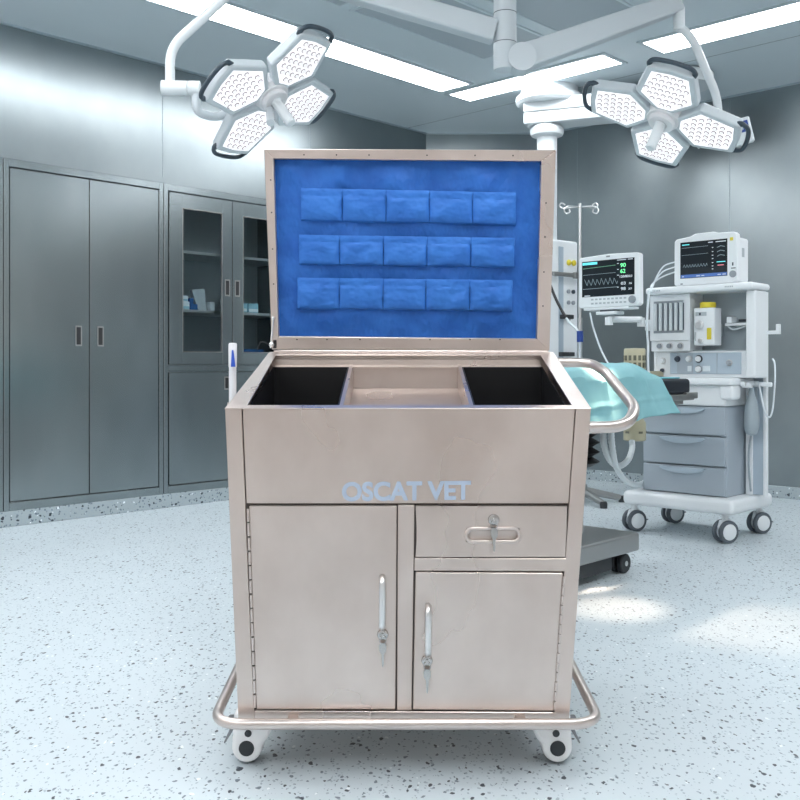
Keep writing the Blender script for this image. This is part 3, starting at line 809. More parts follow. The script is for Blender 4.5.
# left lamp
CL = W(273.5, 98, 4.38)
t = thing('surgical_light', 'four-petal surgical lamp at upper left above the raised trolley lid', 'surgical lamp', CL)
e1, e2, n = lamp_head(t, CL, math.radians(54.8), .594, .805, math.radians(-27.3), [((1.30, 3.55, 0), 17, SPOT_POWER*1.0)])
b = MB('lamp_white')
a0 = V((POLE.x-.045, POLE.y, 2.475)); a1 = W(236, -44, 4.32)
dx = (a1-a0).normalized(); upv = V((0, -1, 0)).cross(dx).normalized()
b.prism([a0+upv*.050+V((0, -.05, 0)), a0-upv*.050+V((0, -.05, 0)), a1-upv*.045+V((0, -.04, 0)), a1+upv*.045+V((0, -.04, 0))], (0, .09, 0), .012, 3)
b.build('arm', t)
b = MB('lamp_pale')
j0 = W(170, 82, 4.32)
b.tube(fillet([a1+V((.02, 0, -.03)), W(238, -14, 4.32), W(170, 48, 4.32), j0+V((0, 0, -.01))], [.04, .075], 8), .0215, 14); b.build('down_tube', t)
b = MB('lamp_pale'); jl = W(162, 88, 4.32); jr = W(188, 88.5, 4.32); je = W(200, 88.5, 4.32)
b.cyl(jl, jr, .033, 24); b.cyl(jr+V((.003, 0, 0)), je, .033, 24); b.build('swivel_joint', t)
b = MB('lamp_white'); rear = CL-n*.085
b.tube(fillet([W(196, 92, 4.32), W(196, 112, 4.33), W(220, 119, 4.40), rear+e1*-.06+n*-.02, rear], .07, 6), .020, 12)
b.tube(fillet([rear, rear-n*.03+e2*.10, W(276, 131, 4.27)-n*.05], .04, 5), .018, 12); b.build('yoke', t)

# right lamp
CR = W(662.5, 120, 4.46)
t = thing('surgical_light', 'four-petal surgical lamp at upper right in front of the steel wall', 'surgical lamp', CR)
e1, e2, n = lamp_head(t, CR, math.radians(55.4), -.405, .914, math.radians(-8.2), [((.86, 3.80, 0), 13, SPOT_POWER*.9), ((.86, 4.36, .93), 13, SPOT_POWER*5)])
b = MB('lamp_white')
a0 = W(521, 60, 4.36); a1 = W(680, 3, 4.50)
dx = (a1-a0).normalized(); upv = V((0, -1, 0)).cross(dx).normalized()
b.prism([a0+upv*.062+V((0, -.05, 0)), a0-upv*.055+V((0, -.05, 0)), a1-upv*.04+V((0, -.04, 0)), a1+upv*.045+V((0, -.04, 0))], (0, .09, 0), .012, 3)
b.cyl(a0+V((0, -.056, 0)), a0+V((0, .046, 0)), .064, 28)
b.build('arm', t)
b = MB('lamp_pale')
b.cyl(W(679, 8, 4.50), W(679, 30, 4.50), .026, 18)
b.tube(fillet([W(679, 27, 4.50), W(686, 32, 4.50), W(694, 42, 4.52), W(717, 96, 4.62), W(719, 122, 4.66)], .10, 6), .020, 14); b.build('down_tube', t)
b = MB('lamp_pale'); rear = CR-n*.085
b.tube(fillet([W(719, 118, 4.66), W(712, 128, 4.72), rear+e1*.08-n*.03, rear], .06, 6), .019, 12)
b.tube(fillet([rear, rear-n*.03+e2*.08, W(698, 155, 4.55)-n*.05], .04, 5), .018, 12); b.build('yoke', t)
b = MB('lamp_pale'); cb = W(744, 131, 4.62)
Mx = Matrix.Translation(cb) @ Matrix.Rotation(math.radians(-14), 4, 'Y') @ Matrix.Rotation(math.radians(-15), 4, 'Z')
b.box((-.05, .036), (-.02, .03), (-.062, .062), Mx, .008, 3)
b.use('connector_blue'); b.box((-.018, .024), (-.0215, -.0195), (-.008, .046), Mx, .001, 1)
b.use('scr_grey')
for i in range(2):
    for j in range(2): b.box((-.012+i*.016, -.002+i*.016), (-.0222, -.021), (.004+j*.018, .014+j*.018), Mx)
b.build('control_panel', t)

# ================================================================== CEILING PENDANT
PC = W(547, 130, 7.05)
t = thing('ceiling_pendant', 'white ceiling supply pendant with round column half behind the trolley lid', 'pendant', (PC.x, PC.y, CEIL))
d1 = W(549, 97, 7.25); d2 = W(678, 74, 6.72)
b = MB('lamp_pale')
b.lathe([(.10, -.02), (.225, -.02), (.245, .0), (.245, .035), (.235, .045), (.21, .05), (.21, .10)], (PC.x+.02, PC.y+.02, CEIL-.1005), n=40)
b.build('ceiling_flange', t)
b = MB('lamp_pale'); b.lathe([(.16, 0), (.225, .0), (.24, .03), (.24, .075), (.20, .09)], (d2.x, d2.y, CEIL-.0905), n=40)
b.cyl((d2.x, d2.y, 2.70), (d2.x, d2.y, CEIL-.08), .07, 24); b.build('second_flange', t)
b = MB('lamp_pale')
A = V((PC.x, PC.y, 0)); B = V((d2.x, d2.y, 0)); ad = (B-A).normalized(); sd = V((-ad.y, ad.x, 0))
A2 = A-ad*.15; B2 = B+ad*.12
for (z0, z1, k) in ((2.812, 2.90, .12), (2.725, 2.808, .115)):
    b.prism([A2+sd*k+V((0, 0, z0)), A2-sd*k+V((0, 0, z0)), B2-sd*k+V((0, 0, z0)), B2+sd*k+V((0, 0, z0))], (0, 0, z1-z0), .010, 2)
b.build('arm', t)
b = MB('lamp_pale'); b.lathe([(.085, 0), (.115, .012), (.122, .03), (.122, .06), (.10, .085), (.085, .10)], (PC.x, PC.y, 2.64), n=32)
b.cyl((PC.x, PC.y, 1.86), (PC.x, PC.y, 2.66), .073, 28); b.build('column', t)
hd = W(549, 300, 7.02)
Mh = Matrix.Translation(V((PC.x, PC.y, 0))) @ Matrix.Rotation(math.radians(38), 4, 'Z')
b = MB('device_white'); b.box((-.16, .16), (-.16, .15), (.72, 1.87), Mh, .02, 3)
b.use('device_blue_grey'); b.box((-.05, .0), (-.163, -.158), (.75, 1.82), Mh, .002, 1)
b.build('supply_head', t)
for i in range(2):
    b = MB('yellow'); p0 = Mh @ V((.055+.052*i, -.160, 1.71)); dn = (Mh.to_3x3() @ V((0, -1, 0)))
    b.lathe([(.021, 0), (.021, .010), (.015, .014), (.002, .015)], p0, dn, 18); b.build('gas_outlet', t)
for i, (x, z) in enumerate(((.05, 1.50), (.10, 1.50), (.05, 1.42), (.10, 1.42), (.05, 1.30))):
    b = MB('knob_grey' if i != 1 else 'lamp_grip'); b.lathe([(.015, 0), (.015, .012), (.010, .015), (.001, .015)], Mh @ V((x, -.160, z)), dn, 14); b.build('socket', t)
b = MB('grey_steel'); b.box((-.16, .135), (-.215, -.195), (1.60, 1.63), Mh, .004); b.box((.06, .14), (-.218, -.192), (1.592, 1.638), Mh, .006); b.box((-.1, -.08), (-.2, -.158), (1.605, 1.625), Mh); b.build('rail', t)
b = MB('rubber'); b.box((-.04, .07), (-.20, -.158), (1.30, 1.33), Mh, .004); b.build('bracket', t)
b = MB('rubber'); b.box((-.05, .08), (-.20, -.158), (1.03, 1.06), Mh, .004); b.build('bracket', t)
b = MB('cable_black'); b.tube(spline([W(548, 279, 6.70), W(555, 297, 6.68), W(561, 309, 6.66), W(566, 318, 6.64)], 8), .010, 8)
b.use('cable_white'); b.tube(spline([W(566, 318, 6.64), W(571, 324, 6.62), W(577, 330, 6.60), W(580, 336, 6.58)], 6), .009, 8)
b.use('connector_blue'); b.cyl(W(580, 331, 6.58), W(580, 342, 6.58), .022, 14)
b.use('cable_white'); b.tube(spline([W(580, 342, 6.58), W(580, 360, 6.58), W(579, 395, 6.58), W(577, 420, 6.6)], 6), .009, 8)
tag(b.build('supply_hose'), 'black and clear hose with blue connector hanging from the pendant', 'hose')

# ================================================================== IV STAND
IB = W(580, 366, 6.75); IB.z = 0
t = thing('iv_stand', 'slim steel infusion stand with curled hooks behind the left monitor', 'infusion stand', IB)
b = MB('bright_steel'); b.cyl(IB+V((0, 0, .06)), IB+V((0, 0, 1.30)), .0165, 14); b.cyl(IB+V((0, 0, 1.25)), IB+V((0, 0, 2.105)), .0115, 12); b.build('pole', t)
for s in (-1, 1):
    for dy in (-.05, .05):
        b = MB('bright_steel'); z = 2.08
        o = IB+V((0, 0, z)); e = V((s*.115, dy, .0))
        pts = [o, o+e*.5, o+e, o+e+V((s*.02, 0, .018)), o+e+V((s*.006, 0, .035)), o+e+V((s*-.02, 0, .022))] if dy > 0 else [o, o+e*.5, o+e*.85+V((0, 0, -.005)), o+e+V((s*.005, 0, -.03)), o+e+V((s*-.01, 0, -.055)), o+e+V((s*-.034, 0, -.045)), o+e+V((s*-.03, 0, -.025))]
        b.tube(spline(pts, 6), .005, 8); b.build('hook', t)
for k in range(5):
    a = k*2*PI/5+.05
    b = MB('grey_steel'); e = IB+V((math.cos(a)*.30, math.sin(a)*.30, .03))
    b.tube([IB+V((0, 0, .09)), e], [.03, .02], 10); lg = b.build('leg', t)
    b = MB('rubber'); b.lathe([(.024, 0), (.026, .03), (.02, .045)], V((e.x, e.y, .0005)), n=14); b.build('foot', lg)
b = MB('grey_steel'); b.lathe([(.035, 0), (.05, .01), (.05, .05), (.02, .07)], IB+V((0, 0, .075)), n=20); b.build('base_hub', t)

# ================================================================== OPERATING TABLE
TC = R(-2.54, 3.70, 0)
t = thing('operating_table', 'operating table on a low steel base with black mattress behind the trolley', 'operating table', (TC.x, TC.y, 0))
b = MB('grey_steel'); b.box((-2.80, -2.285), (3.22, 4.0), (.100, .185), RM, .012, 3); b.use('rubber'); b.box((-2.78, -2.31), (3.22, 3.80), (.035, .100), RM, .005, 1); b.build('base', t)
for (v, u) in ((-2.35, 3.93), (-2.73, 3.93), (-2.35, 3.18), (-2.73, 3.18)):
    b = MB('rubber')
    for s in (-.020, .020): b.lathe([(.02, -.014), (.040, -.014), (.045, -.009), (.045, .009), (.040, .014), (.02, .014)], R(v+s, u, .0455), RM.to_3x3() @ V((1, 0, 0)), 22)
    b.cyl(R(v, u, .045), R(v, u, .1005), .016, 10); b.use('bright_steel'); b.lathe([(.012, 0), (.012, .002)], R(v+.0345, u, .0455), RM.to_3x3() @ V((1, 0, 0)), 14)
    b.build('caster', t)
b = MB('grey_steel'); b.box((-2.62, -2.46), (3.62, 3.80), (.185, .52), RM, .01)
b.use('black_plastic')
prof = []
for i in range(6): prof += [(.150, .50+i*.044), (.188, .522+i*.044)]
prof += [(.150, .50+6*.044)]
b.lathe([(r, h) for r, h in prof], R(-2.54, 3.71, 0), n=28); b.use('grey_steel'); b.box((-2.66, -2.42), (3.55, 3.9), (.765, .80), RM, .01); b.build('column', t)
b = MB('grey_steel'); b.box((-2.80, -2.36), (2.85, 4.60), (.795, .815), RM, .004)
b.box((-2.345, -2.325), (2.95, 4.62), (.785, .815), RM, .003); b.box((-2.835, -2.815), (2.95, 4.62), (.785, .815), RM, .003)
for u in (3.2, 3.8, 4.40):
    b.box((-2.83, -2.33), (u, u+.03), (.788, .80), RM)
b.box((-2.36, -2.325), (4.54, 4.66), (.792, .825), RM, .004)
b.box((-2.385, -2.335), (4.28, 4.52), (.765, .792), RM, .004)
b.build('tabletop', t)
b = MB('mattress_black'); b.box((-2.82, -2.34), (2.85, 4.61), (.8155, .895), RM, .018, 3); b.build('mattress', t)
# drape: thick cloth over the mattress and what lies on it, hanging over the near side
VN, VF = -2.318, -2.845
def smooth(x): x = max(0, min(1, x)); return x*x*(3-2*x)
def ridge(x, c, w_): return max(0, 1-abs(x-c)/w_)
def drape(s, q):
    # s along the table, q across: 0 near hem .. 1 far hem
    u = 2.90+s*1.36
    zt = .897; hang = .655+.075*smooth((u-3.35)/.95)
    crease = .006*ridge(s, .62, .02)+.006*ridge(s, .87, .018)
    if q < .3:
        k = q/.3; v = VN+.035*(1-k)**1.5+(.016*math.sin(u*15+1)+.008*math.sin(u*37))*(1-k); z = hang+(zt+.004-hang)*k
        u += .09*(1-k)*smooth((s-.6)/.4)
        v += crease*1.5+.006*ridge(k, .45, .06)
    elif q > .8:
        k = (q-.8)/.2; v = VF-.03*k; z = zt+.004-.2*k
    else:
        k = (q-.3)/.5; v = VN+(VF-VN)*k
        endf = 1-.55*smooth((s-.93)/.07)
        hump = .052*smooth((s-.1)/.25)*endf
        z = zt+.004+hump*math.sin(PI*min(1, max(0, k))**.75)**.7+.013*min(1, min(k, 1-k)*10)
        z += .006*math.sin(u*13+v*11)+.004*math.sin(v*31+u*17)+crease+.005*ridge(k, .42, .04)
    z += .0015*math.sin(u*47+z*20)
    return R(v, u, z)
b = MB('drape'); b.grid(drape, 150, 70)
o = tag(b.build('surgical_drape'), 'turquoise cloth draped over the operating table behind the push handle', 'drape')
md = o.modifiers.new('thick', 'SOLIDIFY'); md.thickness = .004; md.offset = 1.0
b = MB('sheet_blue'); b.box((-2.53, -2.385), (4.36, 4.58), (.8955, .9015), RM, .002); tag(b.build('folded_sheet'), 'flat bright blue sheet on the black mattress beside the drape', 'sheet')
for i, (v, u, r, mname, lab) in enumerate(((-2.60, 4.47, .016, 'rubber', 'small dark round bottle on the mattress beyond the blue sheet'), (-2.70, 4.40, .018, 'box_white', 'small white round bottle on the mattress close to the drape'), (-2.77, 4.47, .014, 'grey_steel', 'small steel pot at the far edge of the mattress'))):
    b = MB(mname); b.lathe([(r, 0), (r, .03), (r*.7, .036), (r*.5, .040), (r*.5, .05)], R(v, u, .8955), n=16); tag(b.build('bottle' if i < 2 else 'pot'), lab, 'bottle' if i < 2 else 'pot')

# ================================================================== ANAESTHESIA MACHINE  (room frame v, u, z)
t = thing('anesthesia_machine', 'white and grey anaesthesia machine on casters with three drawers at the right', 'anaesthesia machine', R(-2.6, 5.2, 0))
b = MB('device_white'); b.box((-2.935, -2.262), (4.93, 5.46), (.155, .235), RM, .028, 4); b.build('base_platform', t)
def dev_caster(v, u, yaw):
    b = MB('device_white'); ax = V((math.cos(yaw), math.sin(yaw), 0)); c = R(v, u, .062)
    fw = V((-ax.y, ax.x, 0))
    b.cyl(c+V((0, 0, .05)), c+V((0, 0, .095)), .018, 14)
    b.prism([c+ax*-.014+fw*-.045+V((0, 0, .02)), c+ax*-.014+fw*-.03+V((0, 0, .062)), c+ax*-.014+fw*.03+V((0, 0, .066)), c+ax*-.014+fw*.05+V((0, 0, .02))], ax*.028, .004)
    o = b.build('caster', t)
    for s in (-1, 1):
        w_ = MB('tire_grey'); q = c+ax*(.027*s)
        w_.lathe([(.045, -.011), (.058, -.011), (.062, -.006), (.062, .006), (.058, .011), (.045, .011)], q, ax, 28)
        w_.use('device_white'); w_.lathe([(.044, -.0115), (.044, .0115)], q, ax, 26); w_.lathe([(.042, 0), (.042, .014), (.036, .0165), (.002, .0165)], q, ax*s, 26)
        w_.build('wheel', o)
    l = MB('lever_grey'); p = c+fw*.06+V((0, 0, -.002)); l.box((-.025, .025), (-.015, .02), (.0, .008), Matrix.Translation(p) @ Matrix.Rotation(math.atan2(ax.y, ax.x), 4, 'Z'), .002); l.build('brake_pedal', o)
ya = math.radians(-70)
dev_caster(-2.885, 4.985, ya); dev_caster(-2.33, 4.985, ya); dev_caster(-2.325, 5.41, ya); dev_caster(-2.86, 5.40, ya)
b = MB('device_grey'); b.box((-2.852, -2.348), (5.048, 5.34), (.235, .737), RM, .008, 2); b.build('drawer_cabinet', t)
for i, (z0, z1) in enumerate(((.572, .735), (.402, .568), (.238, .398))):
    b = MB('device_grey'); b.box((-2.850, -2.350), (5.025, 5.046), (z0+.003, z1-.002), RM, .005, 2); d_ = b.build('drawer', t)
    h = MB('device_blue_grey'); pts = []
    n_ = 12
    for k in range(n_+1):
        a = k/n_; pts.append(R(-2.735+.27*a, 5.026, z1-.010))
    for k in range(n_+1):
        a = 1-k/n_; pts.append(R(-2.735+.27*a, 5.026, z1-.018-.026*math.sin(PI*a)**.6))
    h.prism(pts, RM.to_3x3() @ V((0, -.022, 0)), .003, 2); h.build('drawer_pull', d_)
b = MB('device_white'); b.box((-2.856, -2.342), (5.018, 5.34), (.738, .855), RM, .012, 3)
b.box((-2.87, -2.29), (4.97, 5.34), (.855, .895), RM, .016, 3); b.box((-2.37, -2.29), (4.99, 5.10), (.775, .857), RM, .02, 3); b.build('worktop', t)
# upper housing
b = MB('device_white')
b.box((-2.82, -2.80), (5.095, 5.36), (.895, 1.372), RM, .004); b.box((-2.25, -2.195), (5.06, 5.22), (.895, 1.372), RM, .010, 3)
b.box((-2.82, -2.245), (5.10, 5.25), (.895, 1.045), RM, .004)
b.use('device_mid_grey'); b.box((-2.82, -2.245), (5.22, 5.25), (1.045, 1.372), RM)
b.use('device_mid_grey'); b.box((-2.60, -2.25), (5.10, 5.22), (1.046, 1.05), RM)
b.build('upper_housing', t)
b = MB('device_white'); b.box((-2.825, -2.185), (5.0, 5.235), (1.373, 1.412), RM, .016, 3)
b.use('key_grey')
for v in (-2.775, -2.765, -2.755, -2.745, -2.735): b.box((v, v+.007), (4.9993, 5.001), (1.388, 1.396), RM)
for v in (-2.34, -2.33, -2.32, -2.31, -2.30): b.box((v, v+.007), (4.9993, 5.001), (1.388, 1.396), RM)
b.build('top_shelf', t)
# flow meter cabinet
b = MB('device_white'); b.box((-2.824, -2.572), (5.055, 5.22), (1.105, 1.372), RM, .005)
b.box((-2.820, -2.576), (5.065, 5.22), (1.045, 1.105), RM, .004); fm = b.build('flowmeter_cabinet', t)
b = MB('device_mid_grey'); b.box((-2.797, -2.610), (5.051, 5.057), (1.150, 1.335), RM, .002)
b.use('knob_grey'); b.box((-2.794, -2.613), (5.0495, 5.052), (1.152, 1.166), RM); b.box((-2.794, -2.613), (5.0495, 5.052), (1.320, 1.333), RM)
for i in range(6):
    v = -2.784+i*.032
    b.use('lamp_pale' if i % 2 == 0 else 'tubing'); b.cyl(R(v, 5.049, 1.164), R(v, 5.049, 1.322), .0085, 10)
    b.use('knob_dark'); b.box((v+.0135, v+.018), (5.049, 5.052), (1.165, 1.32), RM)
b.build('flow_tubes', fm)
def knob(par, v, u, z, r, mn, ring=None, nm='knob'):
    b = MB(ring or mn); dn = RM.to_3x3() @ V((0, -1, 0))
    b.lathe([(r, 0), (r, .006), (r*.92, .008), (.002, .008)], R(v, u, z), dn, 20)
    b.use(mn); b.lathe([(r*.74, .006), (r*.70, .020), (r*.6, .022), (.002, .022)], R(v, u, z), dn, 18)
    b.build(nm, par)
for v in (-2.762, -2.70, -2.632): knob(fm, v, 5.066, 1.075, .019, 'knob_grey', 'bright_steel')
b = MB('device_blue_grey'); b.box((-2.715, -2.29), (5.092, 5.101), (.915, 1.035), RM, .003)
b.use('device_grey'); b.box((-2.67, -2.57), (5.0905, 5.093), (.918, 1.032), RM); b.box((-2.43, -2.426), (5.0905, 5.093), (.918, 1.032), RM)
b.use('box_white')
for (v, z) in ((-2.592, .945), (-2.50, .945), (-2.48, .945)): b.box((v-.012, v+.012), (5.087, 5.093), (z-.016, z+.016), RM, .002)
cp = b.build('control_panel', t)
knob(cp, -2.762, 5.1, .99, .019, 'device_white', 'bright_steel'); knob(cp, -2.762, 5.1, .935, .015, 'knob_dark', 'bright_steel')
knob(cp, -2.665, 5.09, 1.0, .017, 'knob_dark'); knob(cp, -2.595, 5.092, 1.0, .019, 'device_white', 'bright_steel', 'gauge')
knob(cp, -2.535, 5.092, 1.0, .022, 'device_white', 'knob_dark', 'gauge'); knob(cp, -2.535, 5.092, .942, .022, 'device_white', 'knob_grey', 'gauge')
knob(cp, -2.355, 5.092, .978, .018, 'knob_grey', 'bright_steel')
# vaporizer
b = MB('device_white'); b.box((-2.540, -2.418), (5.04, 5.13), (1.075, 1.285), RM, .006)
b.use('device_mid_grey'); b.box((-2.48, -2.45), (5.13, 5.22), (1.13, 1.20), RM)
b.use('key_grey'); b.box((-2.53, -2.465), (5.0385, 5.041), (1.240, 1.262), RM); b.box((-2.534, -2.526), (5.0385, 5.041), (1.10, 1.15), RM)
b.use('knob_dark'); b.box((-2.508, -2.498), (5.0378, 5.039), (1.244, 1.258), RM)
b.use('yellow'); b.box((-2.462, -2.436), (5.0375, 5.041), (1.108, 1.172), RM, .001)
vp = b.build('vaporizer', t)
b = MB('yellow'); b.lathe([(.042, 0), (.044, .006), (.044, .026), (.040, .031), (.002, .031)], R(-2.478, 5.085, 1.286), n=26); b.build('dial', vp)
b = MB('bright_steel'); b.lathe([(.026, 0), (.026, .012), (.018, .018), (.001, .018)], R(-2.505, 5.04, 1.190), RM.to_3x3() @ V((0, -1, 0)), 18); b.lathe([(.014, 0), (.014, .014), (.001, .016)], R(-2.497, 5.04, 1.100), RM.to_3x3() @ V((0, -1, 0)), 14); b.build('filler_port', vp)
b = MB('device_white'); b.box((-2.41, -2.255), (5.15, 5.22), (1.185, 1.20), RM, .003); b.box((-2.40, -2.37), (5.15, 5.22), (1.20, 1.235), RM, .003)
b.use('knob_dark'); b.box((-2.355, -2.275), (5.205, 5.22), (1.208, 1.222), RM); b.use('tubing'); b.tube(spline([R(-2.40, 5.17, 1.185), R(-2.37, 5.16, 1.165), R(-2.33, 5.16, 1.17), R(-2.29, 5.17, 1.185)], 5), .005, 8)
b.build('small_shelf', t)
# rear rail column on the right
b = MB('device_white'); b.box((-2.335, -2.295), (5.25, 5.31), (.235, 1.372), RM, .006); b.box((-2.235, -2.215), (5.25, 5.28), (.235, 1.372), RM, .004)
b.use('device_blue_grey'); b.box((-2.295, -2.235), (5.26, 5.30), (.24, 1.36), RM)
b.build('rear_column', t)
b = MB('device_white'); b.box((-2.26, -2.14), (5.232, 5.25), (1.135, 1.155), RM, .003); b.box((-2.155, -2.135), (5.23, 5.255), (1.135, 1.19), RM, .003); b.build('hook', t)
b = MB('device_white'); b.box((-2.29, -2.24), (5.10, 5.13), (.84, .868), RM, .004); b.box((-2.29, -2.17), (5.20, 5.23), (.845, .87), RM, .006); b.box((-2.29, -2.262), (5.08, 5.30), (.85, .875), RM, .004)
b.build('side_rail', t)
# left absorber canister and monitor arm
ac = R(-2.775, 4.80, 0)
b = MB('beige'); b.lathe([(.05, .54), (.062, .545), (.062, .64), (.05, .66), (.03, .68), (.03, .86), (.058, .88), (.06, .90), (.06, 1.05), (.055, 1.058), (.002, 1.06)], ac, n=28)
b.use('beige_dark')
for zz in (.925, .965, 1.005):
    for k in range(14):
        a = 2*PI*k/14; p = ac+V((math.cos(a)*.0595, math.sin(a)*.0595, zz))
        b.box((-.002, .002), (-.008, .008), (-.014, .014), Matrix.Translation(p) @ Matrix.Rotation(a, 4, 'Z'))
for k in range(5):
    a = 2*PI*k/5; p = ac+V((math.cos(a)*.0615, math.sin(a)*.0615, .59)); b.box((-.002, .002), (-.012, .012), (-.006, .006), Matrix.Translation(p) @ Matrix.Rotation(a, 4, 'Z'))
b.use('beige'); b.box((-2.80, -2.76), (4.83, 5.12), (.90, .93), RM, .004)
b.build('absorber_canister', t)
b = MB('device_white'); ja = R(-2.857, 5.15, 1.22)
j1 = W(648, 325, 5.50); j2 = W(611, 318.5, 5.22)
b.box((-2.90, -2.855), (5.13, 5.17), (1.17, 1.235), RM, .005)
b.tube([R(-2.895, 5.15, 1.205), W(640, 323, 5.46)], .014, 10); b.lathe([(.022, -.02), (.022, .03)], W(641, 323, 5.45), n=16)
b.tube([W(641, 319.5, 5.45), W(609, 319.5, 5.22)], .017, 12); b.lathe([(.022, -.03), (.022, .012)], W(609, 319.5, 5.22), n=16)
b.build('monitor_arm', t)

# monitors
def frame2(pl, pr):
    x = (pr-pl); x.z = 0; wd = x.length; x.normalize(); y = V((-x.y, x.x, 0))
    M = Matrix(((x.x, y.x, 0, (pl.x+pr.x)/2), (x.y, y.y, 0, (pl.y+pr.y)/2), (0, 0, 1, pl.z), (0, 0, 0, 1)))
    return M, wd
def scr_line(b, M, pts, y, r=.0009):
    for a, c in zip(pts[:-1], pts[1:]):
        A = V((a[0], y, a[1])); C = V((c[0], y, c[1])); d = (C-A).normalized(); n_ = V((-d.z, 0, d.x))*r
        b.prism([M @ (A+n_), M @ (A-n_), M @ (C-n_), M @ (C+n_)], M.to_3x3() @ V((0, -.0004, 0)))
def scr_text(b, M, s, x, z, h, y, w_=None):
    m3 = M.to_3x3(); text_mesh(b, s, M @ V((x, y, z)), m3 @ V((1, 0, 0)), m3 @ V((0, 0, 1)), h, w_, .0004, .02)
# left monitor on the arm
pl = W(578.3, 308.5, 5.34); pr = W(639.5, 307.5, 5.06)
M, wd = frame2(pl, pr); H = .282; hw = wd/2
t = thing('patient_monitor', 'white patient monitor with green numerals on the arm left of the machine', 'monitor', M.translation)
b = MB('device_white')
prof = [(-hw, .012), (-hw+.012, 0), (hw-.012, 0), (hw, .012), (hw-.002, H-.010), (hw-.014, H), (0, H+.006), (-hw+.014, H-.002), (-hw+.002, H-.012)]
b.prism([M @ V((x, 0, z)) for x, z in prof], M.to_3x3() @ V((0, .042, 0)), .006, 3); b.box((-.13, .13), (.04, .085), (.04, H-.04), M, .015, 3)
b.use('key_grey')
for i in range(9):
    for j in range(2): b.box((-hw+.085+i*.026, -hw+.101+i*.026), (-.002, .001), (.018+j*.022, .027+j*.022), M, .001, 1)
b.use('lever_grey'); b.box((-.012, .012), (-.001, .002), (H-.012, H-.004), M)
b.build('housing', t)
b = MB('knob_grey'); b.lathe([(.020, 0), (.020, .010), (.017, .014), (.001, .015)], M @ V((hw-.042, .0, .034)), M.to_3x3() @ V((0, -1, 0)), 24); b.build('dial', t)
sx0, sx1, sz0, sz1 = -hw+.026, hw-.030, .060, H-.026
b = MB('screen_black'); b.box((sx0, sx1), (-.0012, .001), (sz0, sz1), M)
sw = sx1-sx0; sh = sz1-sz0; Y = -.0014
X = lambda k: sx0+k*sw
Z = lambda k: sz1-k*sh
b.use('scr_cyan'); b.box((X(.01), X(.30)), (-.0018, -.001), (Z(.10), Z(.03)), M)
b.use('scr_dimgreen'); scr_line(b, M, [(X(.02), Z(.20)), (X(.65), Z(.165))], Y, .0012); b.use('scr_grey'); scr_line(b, M, [(X(.02), Z(.38)), (X(.65), Z(.37))], Y)
pts = []
for i in range(8):
    k = .05+i*.082; pts += [(X(k), Z(.50+.02*(i % 2))), (X(k+.05), Z(.68)), (X(k+.068), Z(.60))]
scr_line(b, M, pts, Y, .0010); scr_line(b, M, [(X(.02), Z(.775)), (X(.70), Z(.765))], Y, .0012)
b.use('scr_green'); scr_text(b, M, '90', X(.74), Z(.24), .022, Y, .034); scr_text(b, M, '62', X(.74), Z(.40), .022, Y, .032)
b.use('scr_white'); scr_text(b, M, '120/80', X(.73), Z(.525), .013, Y, .055); scr_text(b, M, '0.0', X(.90), Z(.525), .012, Y, .02)
scr_text(b, M, '03', X(.75), Z(.72), .016, Y, .030); scr_text(b, M, '36', X(.90), Z(.715), .010, Y, .018); scr_text(b, M, '98', X(.75), Z(.87), .017, Y, .030); scr_text(b, M, '37', X(.89), Z(.865), .010, Y, .022)
b.box((X(.68), X(.85)), (-.0018, -.001), (Z(.045), Z(.025)), M); b.box((X(.88), X(.97)), (-.0018, -.001), (Z(.045), Z(.025)), M); b.box((X(.05), X(.16)), (-.0018, -.001), (Z(.985), Z(.955)), M)
for k in (.12, .28, .44, .77): b.box((X(.68), X(.71)), (-.0018, -.001), (Z(k+.02), Z(k)), M)
b.build('screen', t)
b = MB('device_white'); b.box((-.16, .13), (.0, .10), (-.014, -.001), M, .004); b.use('knob_dark'); b.box((-.06, .03), (.01, .07), (-.024, -.013), M, .003); b.use('device_white'); b.box((-.08, .05), (.0, .08), (-.040, -.023), M, .004); b.build('mount_plate', t)
# right monitor on the top shelf
pl = W(674, 284, 5.50); pr = W(737, 283, 5.24); pl.z = pr.z = 1.4125
M, wd = frame2(pl, pr); H = .288; hw = wd/2
t = thing('patient_monitor', 'boxy white patient monitor standing on top of the anaesthesia machine', 'monitor', M.translation)
b = MB('device_white')
prof = [(-hw, .014), (-hw+.012, .004), (hw-.03, .004), (hw, .02), (hw+.006, .07), (hw-.004, H-.016), (hw-.018, H-.004), (.075, H-.001), (.05, H+.008), (-.06, H+.006), (-.09, H-.008), (-hw+.014, H-.016), (-hw+.002, H-.03)]
b.prism([M @ V((x, 0, z)) for x, z in prof], M.to_3x3() @ V((0, .05, 0)), .006, 3)
b.box((-hw+.02, hw-.004), (.045, .16), (.012, H-.03), M, .015, 3); b.box((-hw+.03, -hw+.06), (.01, .12), (0, .012), M); b.box((hw-.08, hw-.05), (.01, .12), (0, .012), M)
b.use('yellow'); b.box((hw-.040, hw-.022), (-.001, .001), (H-.052, H-.034), M)
b.use('knob_dark'); b.box((hw-.028, hw-.020), (-.001, .001), (.098, .116), M); b.box((hw-.033, hw-.008), (-.001, .001), (.082, .087), M); b.box((-hw+.04, -hw+.055), (-.001, .001), (.012, .017), M)
b.build('housing', t)
b = MB('knob_grey'); b.lathe([(.019, 0), (.019, .008), (.016, .011), (.001, .012)], M @ V((hw-.022, .0, .052)), M.to_3x3() @ V((0, -1, 0)), 24); b.build('dial', t)
sx0, sx1, sz0, sz1 = -hw+.040, hw-.055, .045, H-.038
b = MB('screen_black'); b.box((sx0, sx1), (-.0012, .001), (sz0, sz1), M)
sw = sx1-sx0; sh = sz1-sz0
